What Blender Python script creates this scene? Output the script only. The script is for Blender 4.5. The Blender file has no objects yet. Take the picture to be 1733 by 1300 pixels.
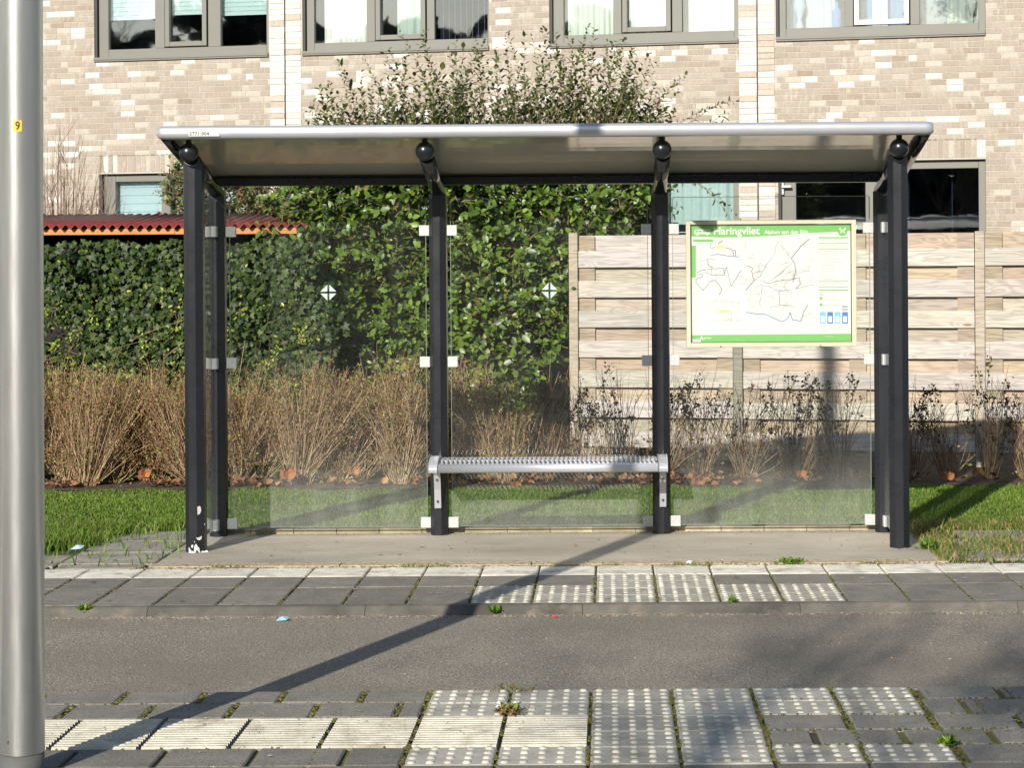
import bpy, math, random
import numpy as np
from mathutils import Vector, Matrix, Euler
R = math.radians
random.seed(7); rng = np.random.default_rng(7)
scene = bpy.context.scene
COL = scene.collection

# ------------------------------------------------------------------ camera, sky, sun, exposure
F, CX, CY, H, ROLL = 3400.0, 1030.0, 450.0, 1.56, 0.0065      # focal length and principal point in photo pixels
cam_d = bpy.data.cameras.new('camera'); cam = bpy.data.objects.new('camera', cam_d); COL.objects.link(cam)
cam_d.sensor_width = 36; cam_d.lens = F / 1733 * 36
cam_d.shift_x = (866.5 - CX) / 1733; cam_d.shift_y = (CY - 650) / 1733
cam_d.clip_start = 0.05; cam_d.clip_end = 900
cam.matrix_world = Matrix.Translation((0, 0, H)) @ Euler((R(90), 0, 0)).to_matrix().to_4x4() @ Matrix.Rotation(-ROLL, 4, 'Z')
scene.camera = cam

SUN_EL, SUN_AZ = 24.6, 200.4                                   # azimuth clockwise from +Y
w = bpy.data.worlds.new('World'); scene.world = w; w.use_nodes = True
nt = w.node_tree; nt.nodes.clear()
sky = nt.nodes.new('ShaderNodeTexSky'); sky.sky_type = 'NISHITA'; sky.sun_disc = False
sky.sun_elevation = R(SUN_EL); sky.sun_rotation = R(SUN_AZ); sky.air_density = 1.0; sky.dust_density = 0.6
bg = nt.nodes.new('ShaderNodeBackground'); bg.inputs['Strength'].default_value = 0.095
wo = nt.nodes.new('ShaderNodeOutputWorld')
nt.links.new(sky.outputs[0], bg.inputs[0]); nt.links.new(bg.outputs[0], wo.inputs[0])
sd = bpy.data.lights.new('sun', 'SUN'); sd.energy = 4.3; sd.angle = R(0.53); sd.color = (1.0, 0.94, 0.845)
sun = bpy.data.objects.new('sun', sd); COL.objects.link(sun)
sdir = Vector((math.sin(R(SUN_AZ)) * math.cos(R(SUN_EL)), math.cos(R(SUN_AZ)) * math.cos(R(SUN_EL)), math.sin(R(SUN_EL))))
sun.rotation_euler = sdir.to_track_quat('Z', 'Y').to_euler(); sun.location = (-6, -10, 9)
scene.view_settings.view_transform = 'Standard'; scene.view_settings.look = 'None'
scene.view_settings.exposure = 0.55; scene.view_settings.gamma = 1
scene.render.engine = 'CYCLES'
scene.cycles.max_bounces = 8; scene.cycles.transparent_max_bounces = 24

# ------------------------------------------------------------------ geometry helpers
def unroll(x, y):
    return x - ROLL * (y - CY), y + ROLL * (x - CX)
def at(x, y, D):
    """photo pixel at distance D -> world point"""
    xu, yu = unroll(x, y)
    return Vector(((xu - CX) * D / F, D, H - (yu - CY) * D / F))
def gd(y, z=0.0):
    return F * (H - z) / (y - CY)
TH = R(12.1)
class Plane:
    """vertical plane turned by TH; local u along it, v into the distance"""
    def __init__(s, D0): s.D0 = D0
    def uv(s, x, y, v=0.0):
        xu, yu = unroll(x, y); a = (xu - CX) / F; b = (yu - CY) / F
        t = (v + s.D0 * math.cos(TH)) / (a * math.sin(TH) + math.cos(TH))
        return a * t * math.cos(TH) - (t - s.D0) * math.sin(TH), H - b * t
    def world(s, u, v, z):
        return Vector((u * math.cos(TH) + v * math.sin(TH), s.D0 - u * math.sin(TH) + v * math.cos(TH), z))

def tag(o, label=None, cat=None, group=None, kind=None):
    if label: o['label'] = label
    if cat: o['category'] = cat
    if group: o['group'] = group
    if kind: o['kind'] = kind
    return o
def empty(name, loc, rz=0.0):
    o = bpy.data.objects.new(name, None); COL.objects.link(o); o.empty_display_size = 0.2
    o.location = loc; o.rotation_euler = (0, 0, rz); return o
def link(name, me, mats, parent=None, local=False):
    o = bpy.data.objects.new(name, me); COL.objects.link(o)
    for m in (mats if isinstance(mats, (list, tuple)) else [mats]): me.materials.append(m)
    if parent is not None:
        o.parent = parent
        if not local:
            r = parent
            M = Matrix.Identity(4)
            chain = []
            while r is not None: chain.append(r); r = r.parent
            for q in reversed(chain): M = M @ q.matrix_parent_inverse @ q.matrix_basis
            o.matrix_parent_inverse = M.inverted()
    return o
def copy_tree(o, parent=None):
    c = o.copy(); COL.objects.link(c)
    if parent is not None: c.parent = parent
    for ch in [q for q in bpy.data.objects if q.parent == o]: copy_tree(ch, c)
    return c

class MB:
    def __init__(s): s.v = []; s.f = []; s.c = []; s.m = []; s.sm = []
    def quadmesh(s, vs, fs, col=(1, 1, 1), mi=0, smooth=False):
        n = len(s.v); s.v += [tuple(p) for p in vs]; s.c += [tuple(col[:3])] * len(vs)
        for f in fs: s.f.append([i + n for i in f]); s.m.append(mi); s.sm.append(smooth)
    def box(s, a, b, col=(1, 1, 1), mi=0):
        x0, y0, z0 = a; x1, y1, z1 = b
        vs = [(x0,y0,z0),(x1,y0,z0),(x1,y1,z0),(x0,y1,z0),(x0,y0,z1),(x1,y0,z1),(x1,y1,z1),(x0,y1,z1)]
        s.quadmesh(vs, [(3,2,1,0),(4,5,6,7),(0,1,5,4),(1,2,6,5),(2,3,7,6),(3,0,4,7)], col, mi)
    def rect(s, pts, col=(1,1,1), mi=0): s.quadmesh(pts, [tuple(range(len(pts)))], col, mi)
    def slab(s, x0, x1, y0, y1, z, col, mi=0, b=0.006, h=0.03, tilt=0.0015):
        t = [z + random.uniform(-tilt, tilt) for _ in range(4)]
        vs = [(x0,y0,z-h),(x1,y0,z-h),(x1,y1,z-h),(x0,y1,z-h),
              (x0,y0,t[0]-b*.7),(x1,y0,t[1]-b*.7),(x1,y1,t[2]-b*.7),(x0,y1,t[3]-b*.7),
              (x0+b,y0+b,t[0]),(x1-b,y0+b,t[1]),(x1-b,y1-b,t[2]),(x0+b,y1-b,t[3])]
        fs = [(8,9,10,11),(4,5,9,8),(5,6,10,9),(6,7,11,10),(7,4,8,11),(0,1,5,4),(1,2,6,5),(2,3,7,6),(3,0,4,7)]
        s.quadmesh(vs, fs, col, mi)
    def tube(s, path, rad, n=10, col=(1,1,1), mi=0, cap=True, smooth=True, phase=0.0):
        path = [Vector(p) for p in path]
        if not hasattr(rad, '__len__'): rad = [rad] * len(path)
        t0 = (path[1] - path[0]).normalized()
        up = Vector((0, 0, 1)) if abs(t0.z) < .9 else Vector((0, -1, 0))
        x = t0.cross(up).normalized(); base = len(s.v); vs = []; fs = []
        for i, p in enumerate(path):
            t = (path[min(i+1, len(path)-1)] - path[max(i-1, 0)]).normalized()
            x = (x - t * x.dot(t)).normalized(); y = t.cross(x)
            for k in range(n):
                a = 2 * math.pi * k / n + phase
                vs.append(p + (x * math.cos(a) + y * math.sin(a)) * rad[i])
        for i in range(len(path) - 1):
            for k in range(n):
                k2 = (k + 1) % n; fs.append((i*n+k, i*n+k2, (i+1)*n+k2, (i+1)*n+k))
        s.quadmesh(vs, fs, col, mi, smooth)
        if cap:
            m = len(s.v) - len(vs)
            s.f.append([m + k for k in reversed(range(n))]); s.m.append(mi); s.sm.append(False)
            s.f.append([m + (len(path)-1)*n + k for k in range(n)]); s.m.append(mi); s.sm.append(False)
    def sphere(s, c, r, nu=24, nv=14, col=(1,1,1), mi=0, sc=(1,1,1)):
        vs = []; fs = []
        for j in range(nv + 1):
            ph = math.pi * j / nv
            for i in range(nu):
                a = 2 * math.pi * i / nu
                vs.append((c[0]+sc[0]*r*math.sin(ph)*math.cos(a), c[1]+sc[1]*r*math.sin(ph)*math.sin(a), c[2]+sc[2]*r*math.cos(ph)))
        for j in range(nv):
            for i in range(nu):
                i2 = (i+1) % nu; fs.append((j*nu+i, (j+1)*nu+i, (j+1)*nu+i2, j*nu+i2))
        s.quadmesh(vs, fs, col, mi, True)
    def prism(s, poly, y0, y1, col=(1,1,1), mi=0):
        """outline in X,Z extruded from y0 to y1"""
        n = len(poly)
        vs = [(p[0], y0, p[1]) for p in poly] + [(p[0], y1, p[1]) for p in poly]
        s.quadmesh(vs, [tuple(range(n)), tuple(reversed(range(n, 2*n)))] + [(i, i+n, (i+1)%n+n, (i+1)%n) for i in range(n)], col, mi)
    def build(s, name, mats, parent=None, local=False, bevel=0, seg=2):
        me = bpy.data.meshes.new(name); me.from_pydata(s.v, [], s.f)
        me.polygons.foreach_set('material_index', s.m); me.polygons.foreach_set('use_smooth', s.sm)
        ca = me.color_attributes.new('col', 'FLOAT_COLOR', 'POINT')
        arr = np.ones((len(s.v), 4), dtype=np.float32); arr[:, :3] = np.array(s.c, dtype=np.float32).reshape(-1, 3); ca.data.foreach_set('color', arr.ravel())
        me.update()
        o = link(name, me, mats, parent, local)
        if bevel:
            b = o.modifiers.new('bevel', 'BEVEL'); b.width = bevel; b.segments = seg; b.limit_method = 'ANGLE'; b.angle_limit = R(30)
            b.harden_normals = False
        return o

def np_mesh(name, V, faces, colors, mats, parent=None, local=False, smooth=False):
    """V (n,3); faces: list of int arrays (m,k) ; colours (n,3)"""
    me = bpy.data.meshes.new(name)
    nl = sum(f.size for f in faces); nf = sum(len(f) for f in faces)
    me.vertices.add(len(V)); me.vertices.foreach_set('co', V.astype(np.float32).ravel())
    me.loops.add(nl); me.polygons.add(nf)
    me.loops.foreach_set('vertex_index', np.concatenate([f.ravel() for f in faces]).astype(np.int32))
    st = []; tot = []; off = 0
    for f in faces:
        k = f.shape[1]; st.append(off + np.arange(len(f)) * k); tot.append(np.full(len(f), k)); off += f.size
    me.polygons.foreach_set('loop_start', np.concatenate(st).astype(np.int32))
    me.polygons.foreach_set('loop_total', np.concatenate(tot).astype(np.int32))
    if smooth: me.polygons.foreach_set('use_smooth', np.ones(nf, dtype=bool))
    ca = me.color_attributes.new('col', 'FLOAT_COLOR', 'POINT')
    arr = np.ones((len(V), 4), dtype=np.float32); arr[:, :3] = colors; ca.data.foreach_set('color', arr.ravel())
    me.update(calc_edges=True); me.validate()
    return link(name, me, mats, parent, local)

# leaf templates: unit length along +Y, normal +Z
LEAF_V = np.array([(0,0,0),(0,.35,.0),(0,.72,-.02),(0,1,-.08),(-.24,.32,.07),(-.19,.70,.03),(.24,.32,.07),(.19,.70,.03)])
LEAF_F = [np.array([(0,1,4),(2,3,5),(0,6,1),(2,7,3)]), np.array([(1,2,5,4),(1,6,7,2)])]
_iv = []
for a, r in ((-90,.12),(-60,.45),(-25,.62),(5,.42),(35,.72),(62,.5),(90,1.0),(118,.5),(145,.72),(175,.42),(205,.62),(240,.45)):
    _iv.append((r*.72*math.cos(R(a)), .25 + r*.72*math.sin(R(a)), -.10*r))
IVY_V = np.array([(0,.25,.04)] + _iv)
IVY_F = [np.array([(0, i, i % 12 + 1) for i in range(1, 13)])]
CURL_V = np.array([(0,0,0),(0,.35,.05),(0,.72,.0),(0,1,.15),(-.30,.25,.2),(-.33,.66,.25),(.28,.36,.16),(.27,.74,.3)])
def norm(a): return a / np.maximum(np.linalg.norm(a, axis=-1, keepdims=True), 1e-9)
def leaves(P, d, n, size, tv, tf, wid=1.0):
    """arrays for a leaf cloud"""
    d = norm(d); x = norm(np.cross(d, n)); n = np.cross(x, d)
    size = np.asarray(size).reshape(-1, 1, 1)
    V = (tv[None, :, 0:1] * x[:, None, :] * wid + tv[None, :, 1:2] * d[:, None, :] + tv[None, :, 2:3] * n[:, None, :]) * size + P[:, None, :]
    k = len(tv); off = (np.arange(len(P)) * k)[:, None, None]
    return V.reshape(-1, 3), [(f[None] + off).reshape(-1, f.shape[1]) for f in tf], k
def leaf_cloud(name, P, d, n, size, cols, tv, tf, mat, parent, wid=1.0):
    V, Fc, k = leaves(P, d, n, size, tv, tf, wid)
    return np_mesh(name, V, Fc, np.repeat(cols, k, axis=0), mat, parent)
def strands(name, P, rad, cols, mat, parent, sides=3):
    """P (N,K,3) polylines as thin tapering stems, rad (N,K)"""
    N, K, _ = P.shape
    t = norm(np.gradient(P, axis=1)); ref = np.tile(np.array([0.0, 1.0, 0.05]), (N, K, 1))
    x = norm(np.cross(t, ref)); y = np.cross(t, x)
    a = np.arange(sides) * 2 * np.pi / sides
    V = P[:, :, None, :] + rad[:, :, None, None] * (x[:, :, None, :] * np.cos(a)[None, None, :, None] + y[:, :, None, :] * np.sin(a)[None, None, :, None])
    idx = np.arange(N * K * sides).reshape(N, K, sides)
    q = np.stack([idx[:, :-1, :], np.roll(idx, -1, 2)[:, :-1, :], np.roll(idx, -1, 2)[:, 1:, :], idx[:, 1:, :]], -1).reshape(-1, 4)
    return np_mesh(name, V.reshape(-1, 3), [q], np.repeat(cols, K * sides, axis=0), mat, parent, smooth=True)
def st3(*a): return np.stack(np.broadcast_arrays(*a), -1)
def pick(n, cols, jit=0.15, p=None):
    cols = np.array(cols); c = cols[rng.choice(len(cols), n, p=p)]
    return np.clip(c * (1 + rng.normal(0, jit, (n, 1))), 0.002, 1)

# ------------------------------------------------------------------ materials
def mat(name, col=None, rough=.6, metal=0.0, noise=0.0, nscale=8.0, bump=0.0, bscale=60.0, spec=.5, attr=False,
        speck=None, stretch=None, trans=0.0, coat=0.0, dirt=None, dscale=3.0, dlo=.5, dhi=.7, rnoise=0.0, detail=6):
    m = bpy.data.materials.new(name); m.use_nodes = True; N = m.node_tree; L = N.links
    p = N.nodes['Principled BSDF']; p.inputs['Roughness'].default_value = rough; p.inputs['Metallic'].default_value = metal
    p.inputs['Specular IOR Level'].default_value = spec; p.inputs['Coat Weight'].default_value = coat
    tc = N.nodes.new('ShaderNodeTexCoord'); src = tc.outputs['Object']
    if stretch:
        mp = N.nodes.new('ShaderNodeMapping'); mp.inputs['Scale'].default_value = stretch; L.new(src, mp.inputs[0]); src = mp.outputs[0]
    if attr:
        a = N.nodes.new('ShaderNodeAttribute'); a.attribute_name = 'col'; c = a.outputs['Color']
    else:
        a = N.nodes.new('ShaderNodeRGB'); a.outputs[0].default_value = (*col, 1); c = a.outputs[0]
    def nz(sc, det=6, rgh=.6):
        n = N.nodes.new('ShaderNodeTexNoise'); n.inputs['Scale'].default_value = sc; n.inputs['Detail'].default_value = det
        n.inputs['Roughness'].default_value = rgh; L.new(src, n.inputs['Vector']); return n.outputs['Fac']
    def mul(c, fac_out, lo, hi):
        r = N.nodes.new('ShaderNodeMapRange'); r.inputs['From Min'].default_value = .3; r.inputs['From Max'].default_value = .7
        r.inputs['To Min'].default_value = lo; r.inputs['To Max'].default_value = hi; L.new(fac_out, r.inputs['Value'])
        x = N.nodes.new('ShaderNodeVectorMath'); x.operation = 'SCALE'; L.new(c, x.inputs[0]); L.new(r.outputs[0], x.inputs['Scale']); return x.outputs[0]
    if noise: c = mul(c, nz(nscale, detail), 1 - noise, 1 + noise)
    if speck:                                   # (colour, scale, threshold)
        for sc_ in speck:
            n = nz(sc_[1], 2, .5); r = N.nodes.new('ShaderNodeMapRange')
            r.inputs['From Min'].default_value = sc_[2]; r.inputs['From Max'].default_value = sc_[2] + .05; L.new(n, r.inputs['Value'])
            x = N.nodes.new('ShaderNodeMix'); x.data_type = 'RGBA'; L.new(r.outputs[0], x.inputs['Factor']); L.new(c, x.inputs['A'])
            x.inputs['B'].default_value = (*sc_[0], 1); c = x.outputs['Result']
    if dirt:
        n = nz(dscale, 8, .65); r = N.nodes.new('ShaderNodeMapRange')
        r.inputs['From Min'].default_value = dlo; r.inputs['From Max'].default_value = dhi; L.new(n, r.inputs['Value'])
        x = N.nodes.new('ShaderNodeMix'); x.data_type = 'RGBA'; L.new(r.outputs[0], x.inputs['Factor']); L.new(c, x.inputs['A'])
        x.inputs['B'].default_value = (*dirt, 1); c = x.outputs['Result']
    L.new(c, p.inputs['Base Color'])
    if rnoise:
        r = N.nodes.new('ShaderNodeMapRange'); r.inputs['To Min'].default_value = max(0, rough - rnoise); r.inputs['To Max'].default_value = rough + rnoise
        L.new(nz(nscale * 2), r.inputs['Value']); L.new(r.outputs[0], p.inputs['Roughness'])
    if bump:
        b = N.nodes.new('ShaderNodeBump'); b.inputs['Strength'].default_value = bump; b.inputs['Distance'].default_value = .01
        L.new(nz(bscale, 4), b.inputs['Height']); L.new(b.outputs[0], p.inputs['Normal'])
    if trans:
        t = N.nodes.new('ShaderNodeBsdfTranslucent'); L.new(c, t.inputs[0]); mx = N.nodes.new('ShaderNodeMixShader')
        mx.inputs[0].default_value = trans; L.new(p.outputs[0], mx.inputs[1]); L.new(t.outputs[0], mx.inputs[2])
        L.new(mx.outputs[0], N.nodes['Material Output'].inputs[0])
    return m

M = {}
M['leaf'] = mat('glossy_leaf', attr=True, rough=.42, noise=.15, nscale=30, trans=.12, spec=.6)
M['ivy'] = mat('ivy_leaf', attr=True, rough=.48, noise=.25, nscale=60, trans=.10, spec=.24)
M['dry'] = mat('dry_plant', attr=True, rough=.85, noise=.2, nscale=40, trans=.1, spec=.2)
M['bark'] = mat('bark', attr=True, rough=.9, noise=.25, nscale=12, bump=.4)
M['grass'] = mat('grass_blade', attr=True, rough=.55, trans=.25, spec=.3)
M['asphalt'] = mat('asphalt', (.250, .214, .162), rough=.95, noise=.14, nscale=2.2, bump=.9, bscale=110, dirt=(.185,.158,.12), dscale=.7, dlo=.45, dhi=.75,
                   speck=[((.42,.38,.31), 95, .57), ((.075,.068,.06), 120, .58), ((.70,.64,.54), 75, .68)])
M['slab'] = mat('dark_concrete_slab', attr=True, rough=.9, noise=.20, nscale=9, bump=.35, bscale=120,
                speck=[((.10,.09,.08), 80, .60), ((.42,.39,.33), 70, .68), ((.6,.57,.5), 28, .745)], dirt=(.27,.245,.20), dscale=4, dlo=.55, dhi=.8)
M['white_tile'] = mat('white_tile', attr=True, rough=.85, noise=.22, nscale=11, bump=.5, bscale=90,
                      speck=[((.22,.19,.15), 60, .66)], dirt=(.22,.185,.13), dscale=6, dlo=.52, dhi=.74)
M['tactile'] = mat('tactile_tile', attr=True, rough=.85, noise=.16, nscale=16, bump=.3, bscale=90, dirt=(.17,.15,.10), dscale=7, dlo=.50, dhi=.78)
M['joint'] = mat('mossy_joint', (.055,.05,.03), rough=1, noise=.4, nscale=20, bump=.8, bscale=80, dirt=(.13,.13,.018), dscale=2.2, dlo=.42, dhi=.55)
M['moss'] = mat('moss', attr=True, rough=1, noise=.35, nscale=60, bump=1.0, bscale=120)
M['concrete'] = mat('smooth_concrete', (.36,.32,.255), rough=.85, noise=.2, nscale=2.6, bump=.2, bscale=90, dirt=(.23,.20,.16), dscale=1.3, dlo=.50, dhi=.75, stretch=(1, 2.2, 1))
M['edging'] = mat('gravelly_edging', (.42,.34,.22), rough=.95, noise=.3, nscale=30, bump=.8, bscale=70, speck=[((.12,.09,.06), 55, .60)])
M['kerb'] = mat('kerb_stone', attr=True, rough=.9, noise=.35, nscale=6, bump=.4, bscale=90, dirt=(.25,.20,.14), dscale=5, dlo=.55, dhi=.75)
M['soil'] = mat('soil', (.07,.045,.028), rough=1, noise=.4, nscale=9, bump=1, bscale=40)
M['lawn'] = mat('lawn_soil', (.045,.07,.014), rough=1, noise=.4, nscale=9, bump=1, bscale=80, dirt=(.07,.06,.03), dscale=5, dlo=.6, dhi=.75)
M['ground'] = mat('ground', (.10,.09,.07), rough=1, noise=.3, nscale=.7)
M['black'] = mat('black_paint', (.012,.0135,.018), rough=.28, noise=.2, nscale=3, bump=.03, bscale=25, spec=.5, rnoise=.08)
M['black_edge'] = mat('black_rafter_paint', (.010,.011,.014), rough=.13, spec=.8)
M['chip'] = mat('bare_metal_chip', (.62,.62,.58), rough=.7)
M['alu'] = mat('anodised_aluminium', (.50,.51,.535), rough=.38, metal=.5, noise=.05, nscale=4, rnoise=.05)
M['alu_pole'] = mat('brushed_pole', (.88,.88,.86), rough=.42, metal=.82, noise=.07, nscale=5, bump=.06, bscale=60, stretch=(6, 6, .6), rnoise=.06)
def brushed(m, an, rot=0.0, axis='Z'):
    N = m.node_tree; p = N.nodes['Principled BSDF']; t = N.nodes.new('ShaderNodeTangent'); t.direction_type = 'RADIAL'; t.axis = axis
    p.inputs['Anisotropic'].default_value = an; p.inputs['Anisotropic Rotation'].default_value = rot; N.links.new(t.outputs[0], p.inputs['Tangent'])
brushed(M['alu_pole'], .8, .25)
M['collar'] = mat('pole_collar', (.10,.10,.095), rough=.75, metal=.0, noise=.1, nscale=9)
M['galv'] = mat('galvanised', (.47,.48,.46), rough=.55, metal=.35, noise=.12, nscale=70)
M['roofpanel'] = mat('roof_sheet', (.50,.49,.41), rough=.08, metal=.28, noise=.08, nscale=1.5, bump=.02, bscale=3)
M['white'] = mat('white_print', (.57,.57,.56), rough=.5)
M['cream'] = mat('cream_frame', (.55,.51,.39), rough=.5, noise=.05, nscale=5)
M['green'] = mat('green_print', (.15,.40,.10), rough=.5)
M['print'] = mat('coloured_print', attr=True, rough=.5)
M['yellow'] = mat('yellow_sticker', (.80,.48,.02), rough=.5)
M['ink'] = mat('ink', (.03,.03,.03), rough=.6)
M['wood'] = None
M['winframe'] = mat('taupe_frame', (.165,.162,.135), rough=.5, noise=.04, nscale=3)
M['winframe_light'] = mat('pale_casement_frame', (.60,.58,.50), rough=.5)
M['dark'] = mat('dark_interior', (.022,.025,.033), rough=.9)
M['curtain'] = mat('curtain', attr=True, rough=.9, trans=.0)
M['roof_red'] = mat('red_roof_sheet', (.22,.035,.03), rough=.55, noise=.2, nscale=6, dirt=(.11,.03,.025), dscale=9, dlo=.5, dhi=.8)
M['fascia_wood'] = mat('orange_stained_wood', (.48,.20,.045), rough=.6, noise=.2, nscale=5, stretch=(1, 1, 9))
M['shed'] = mat('shed_brick', attr=True, rough=.9, noise=.2, nscale=10)
M['wirefence'] = mat('dark_fence', (.02,.018,.014), rough=1)
M['brick'] = None

def wood_material():
    m = bpy.data.materials.new('weathered_pine'); m.use_nodes = True; N = m.node_tree; L = N.links
    p = N.nodes['Principled BSDF']; p.inputs['Roughness'].default_value = .8; p.inputs['Specular IOR Level'].default_value = .25
    a = N.nodes.new('ShaderNodeAttribute'); a.attribute_name = 'col'
    g = N.nodes.new('ShaderNodeNewGeometry'); tc = N.nodes.new('ShaderNodeTexCoord')
    # knots: voronoi cells stretched along the board bend the grain
    mp = N.nodes.new('ShaderNodeMapping'); mp.inputs['Scale'].default_value = (2.1, 1.0, 7.5); L.new(tc.outputs['Object'], mp.inputs[0])
    vo = N.nodes.new('ShaderNodeTexVoronoi'); vo.feature = 'F1'; vo.inputs['Scale'].default_value = 1.0; L.new(mp.outputs[0], vo.inputs['Vector'])
    isl = N.nodes.new('ShaderNodeMath'); isl.operation = 'MULTIPLY'; isl.inputs[1].default_value = 37.0; L.new(g.outputs['Random Per Island'], isl.inputs[0])
    cb = N.nodes.new('ShaderNodeCombineXYZ'); L.new(isl.outputs[0], cb.inputs['X']); L.new(isl.outputs[0], cb.inputs['Z'])
    ad = N.nodes.new('ShaderNodeVectorMath'); ad.operation = 'ADD'; L.new(tc.outputs['Object'], ad.inputs[0]); L.new(cb.outputs[0], ad.inputs[1])
    mp2 = N.nodes.new('ShaderNodeMapping'); mp2.inputs['Scale'].default_value = (.9, 1, 9.0); L.new(ad.outputs[0], mp2.inputs[0])
    nz = N.nodes.new('ShaderNodeTexNoise'); nz.inputs['Scale'].default_value = 1.3; nz.inputs['Detail'].default_value = 3; L.new(mp2.outputs[0], nz.inputs['Vector'])
    # ring value = noise*rings + knot pull
    kp = N.nodes.new('ShaderNodeMapRange'); kp.inputs['From Min'].default_value = 0.0; kp.inputs['From Max'].default_value = .33
    kp.inputs['To Min'].default_value = 1.0; kp.inputs['To Max'].default_value = 0.0; kp.interpolation_type = 'SMOOTHSTEP'; L.new(vo.outputs['Distance'], kp.inputs['Value'])
    s1 = N.nodes.new('ShaderNodeMath'); s1.operation = 'MULTIPLY_ADD'; s1.inputs[1].default_value = 9.0; L.new(nz.outputs['Fac'], s1.inputs[0])
    k2 = N.nodes.new('ShaderNodeMath'); k2.operation = 'MULTIPLY'; k2.inputs[1].default_value = 2.6; L.new(kp.outputs[0], k2.inputs[0]); L.new(k2.outputs[0], s1.inputs[2])
    pp = N.nodes.new('ShaderNodeMath'); pp.operation = 'PINGPONG'; pp.inputs[1].default_value = .5; L.new(s1.outputs[0], pp.inputs[0])
    gr = N.nodes.new('ShaderNodeMapRange'); gr.inputs['From Min'].default_value = 0; gr.inputs['From Max'].default_value = .35
    gr.inputs['To Min'].default_value = .77; gr.inputs['To Max'].default_value = 1.06; L.new(pp.outputs[0], gr.inputs['Value'])
    # fine streaks
    mp3 = N.nodes.new('ShaderNodeMapping'); mp3.inputs['Scale'].default_value = (3, 1, 90); L.new(ad.outputs[0], mp3.inputs[0])
    n3 = N.nodes.new('ShaderNodeTexNoise'); n3.inputs['Scale'].default_value = 1.0; n3.inputs['Detail'].default_value = 4; L.new(mp3.outputs[0], n3.inputs['Vector'])
    st = N.nodes.new('ShaderNodeMapRange'); st.inputs['From Min'].default_value = .3; st.inputs['From Max'].default_value = .7; st.inputs['To Min'].default_value = .82; st.inputs['To Max'].default_value = 1.12
    L.new(n3.outputs['Fac'], st.inputs['Value'])
    mm = N.nodes.new('ShaderNodeMath'); mm.operation = 'MULTIPLY'; L.new(gr.outputs[0], mm.inputs[0]); L.new(st.outputs[0], mm.inputs[1])
    sc = N.nodes.new('ShaderNodeVectorMath'); sc.operation = 'SCALE'; L.new(a.outputs['Color'], sc.inputs[0]); L.new(mm.outputs[0], sc.inputs['Scale'])
    kc = N.nodes.new('ShaderNodeMapRange'); kc.inputs['From Min'].default_value = .05; kc.inputs['From Max'].default_value = .11
    kc.inputs['To Min'].default_value = .8; kc.inputs['To Max'].default_value = 0; L.new(vo.outputs['Distance'], kc.inputs['Value'])
    # keep knots in some cells only
    se = N.nodes.new('ShaderNodeSeparateColor'); L.new(vo.outputs['Color'], se.inputs[0])
    gt = N.nodes.new('ShaderNodeMath'); gt.operation = 'GREATER_THAN'; gt.inputs[1].default_value = .45; L.new(se.outputs[0], gt.inputs[0])
    km = N.nodes.new('ShaderNodeMath'); km.operation = 'MULTIPLY'; L.new(kc.outputs[0], km.inputs[0]); L.new(gt.outputs[0], km.inputs[1])
    mx = N.nodes.new('ShaderNodeMix'); mx.data_type = 'RGBA'; L.new(km.outputs[0], mx.inputs['Factor']); L.new(sc.outputs[0], mx.inputs['A']); mx.inputs['B'].default_value = (.20,.12,.065,1)
    L.new(mx.outputs['Result'], p.inputs['Base Color'])
    b = N.nodes.new('ShaderNodeBump'); b.inputs['Strength'].default_value = .35; b.inputs['Distance'].default_value = .004; L.new(mm.outputs[0], b.inputs['Height']); L.new(b.outputs[0], p.inputs['Normal'])
    return m
M['wood'] = wood_material()

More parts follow.
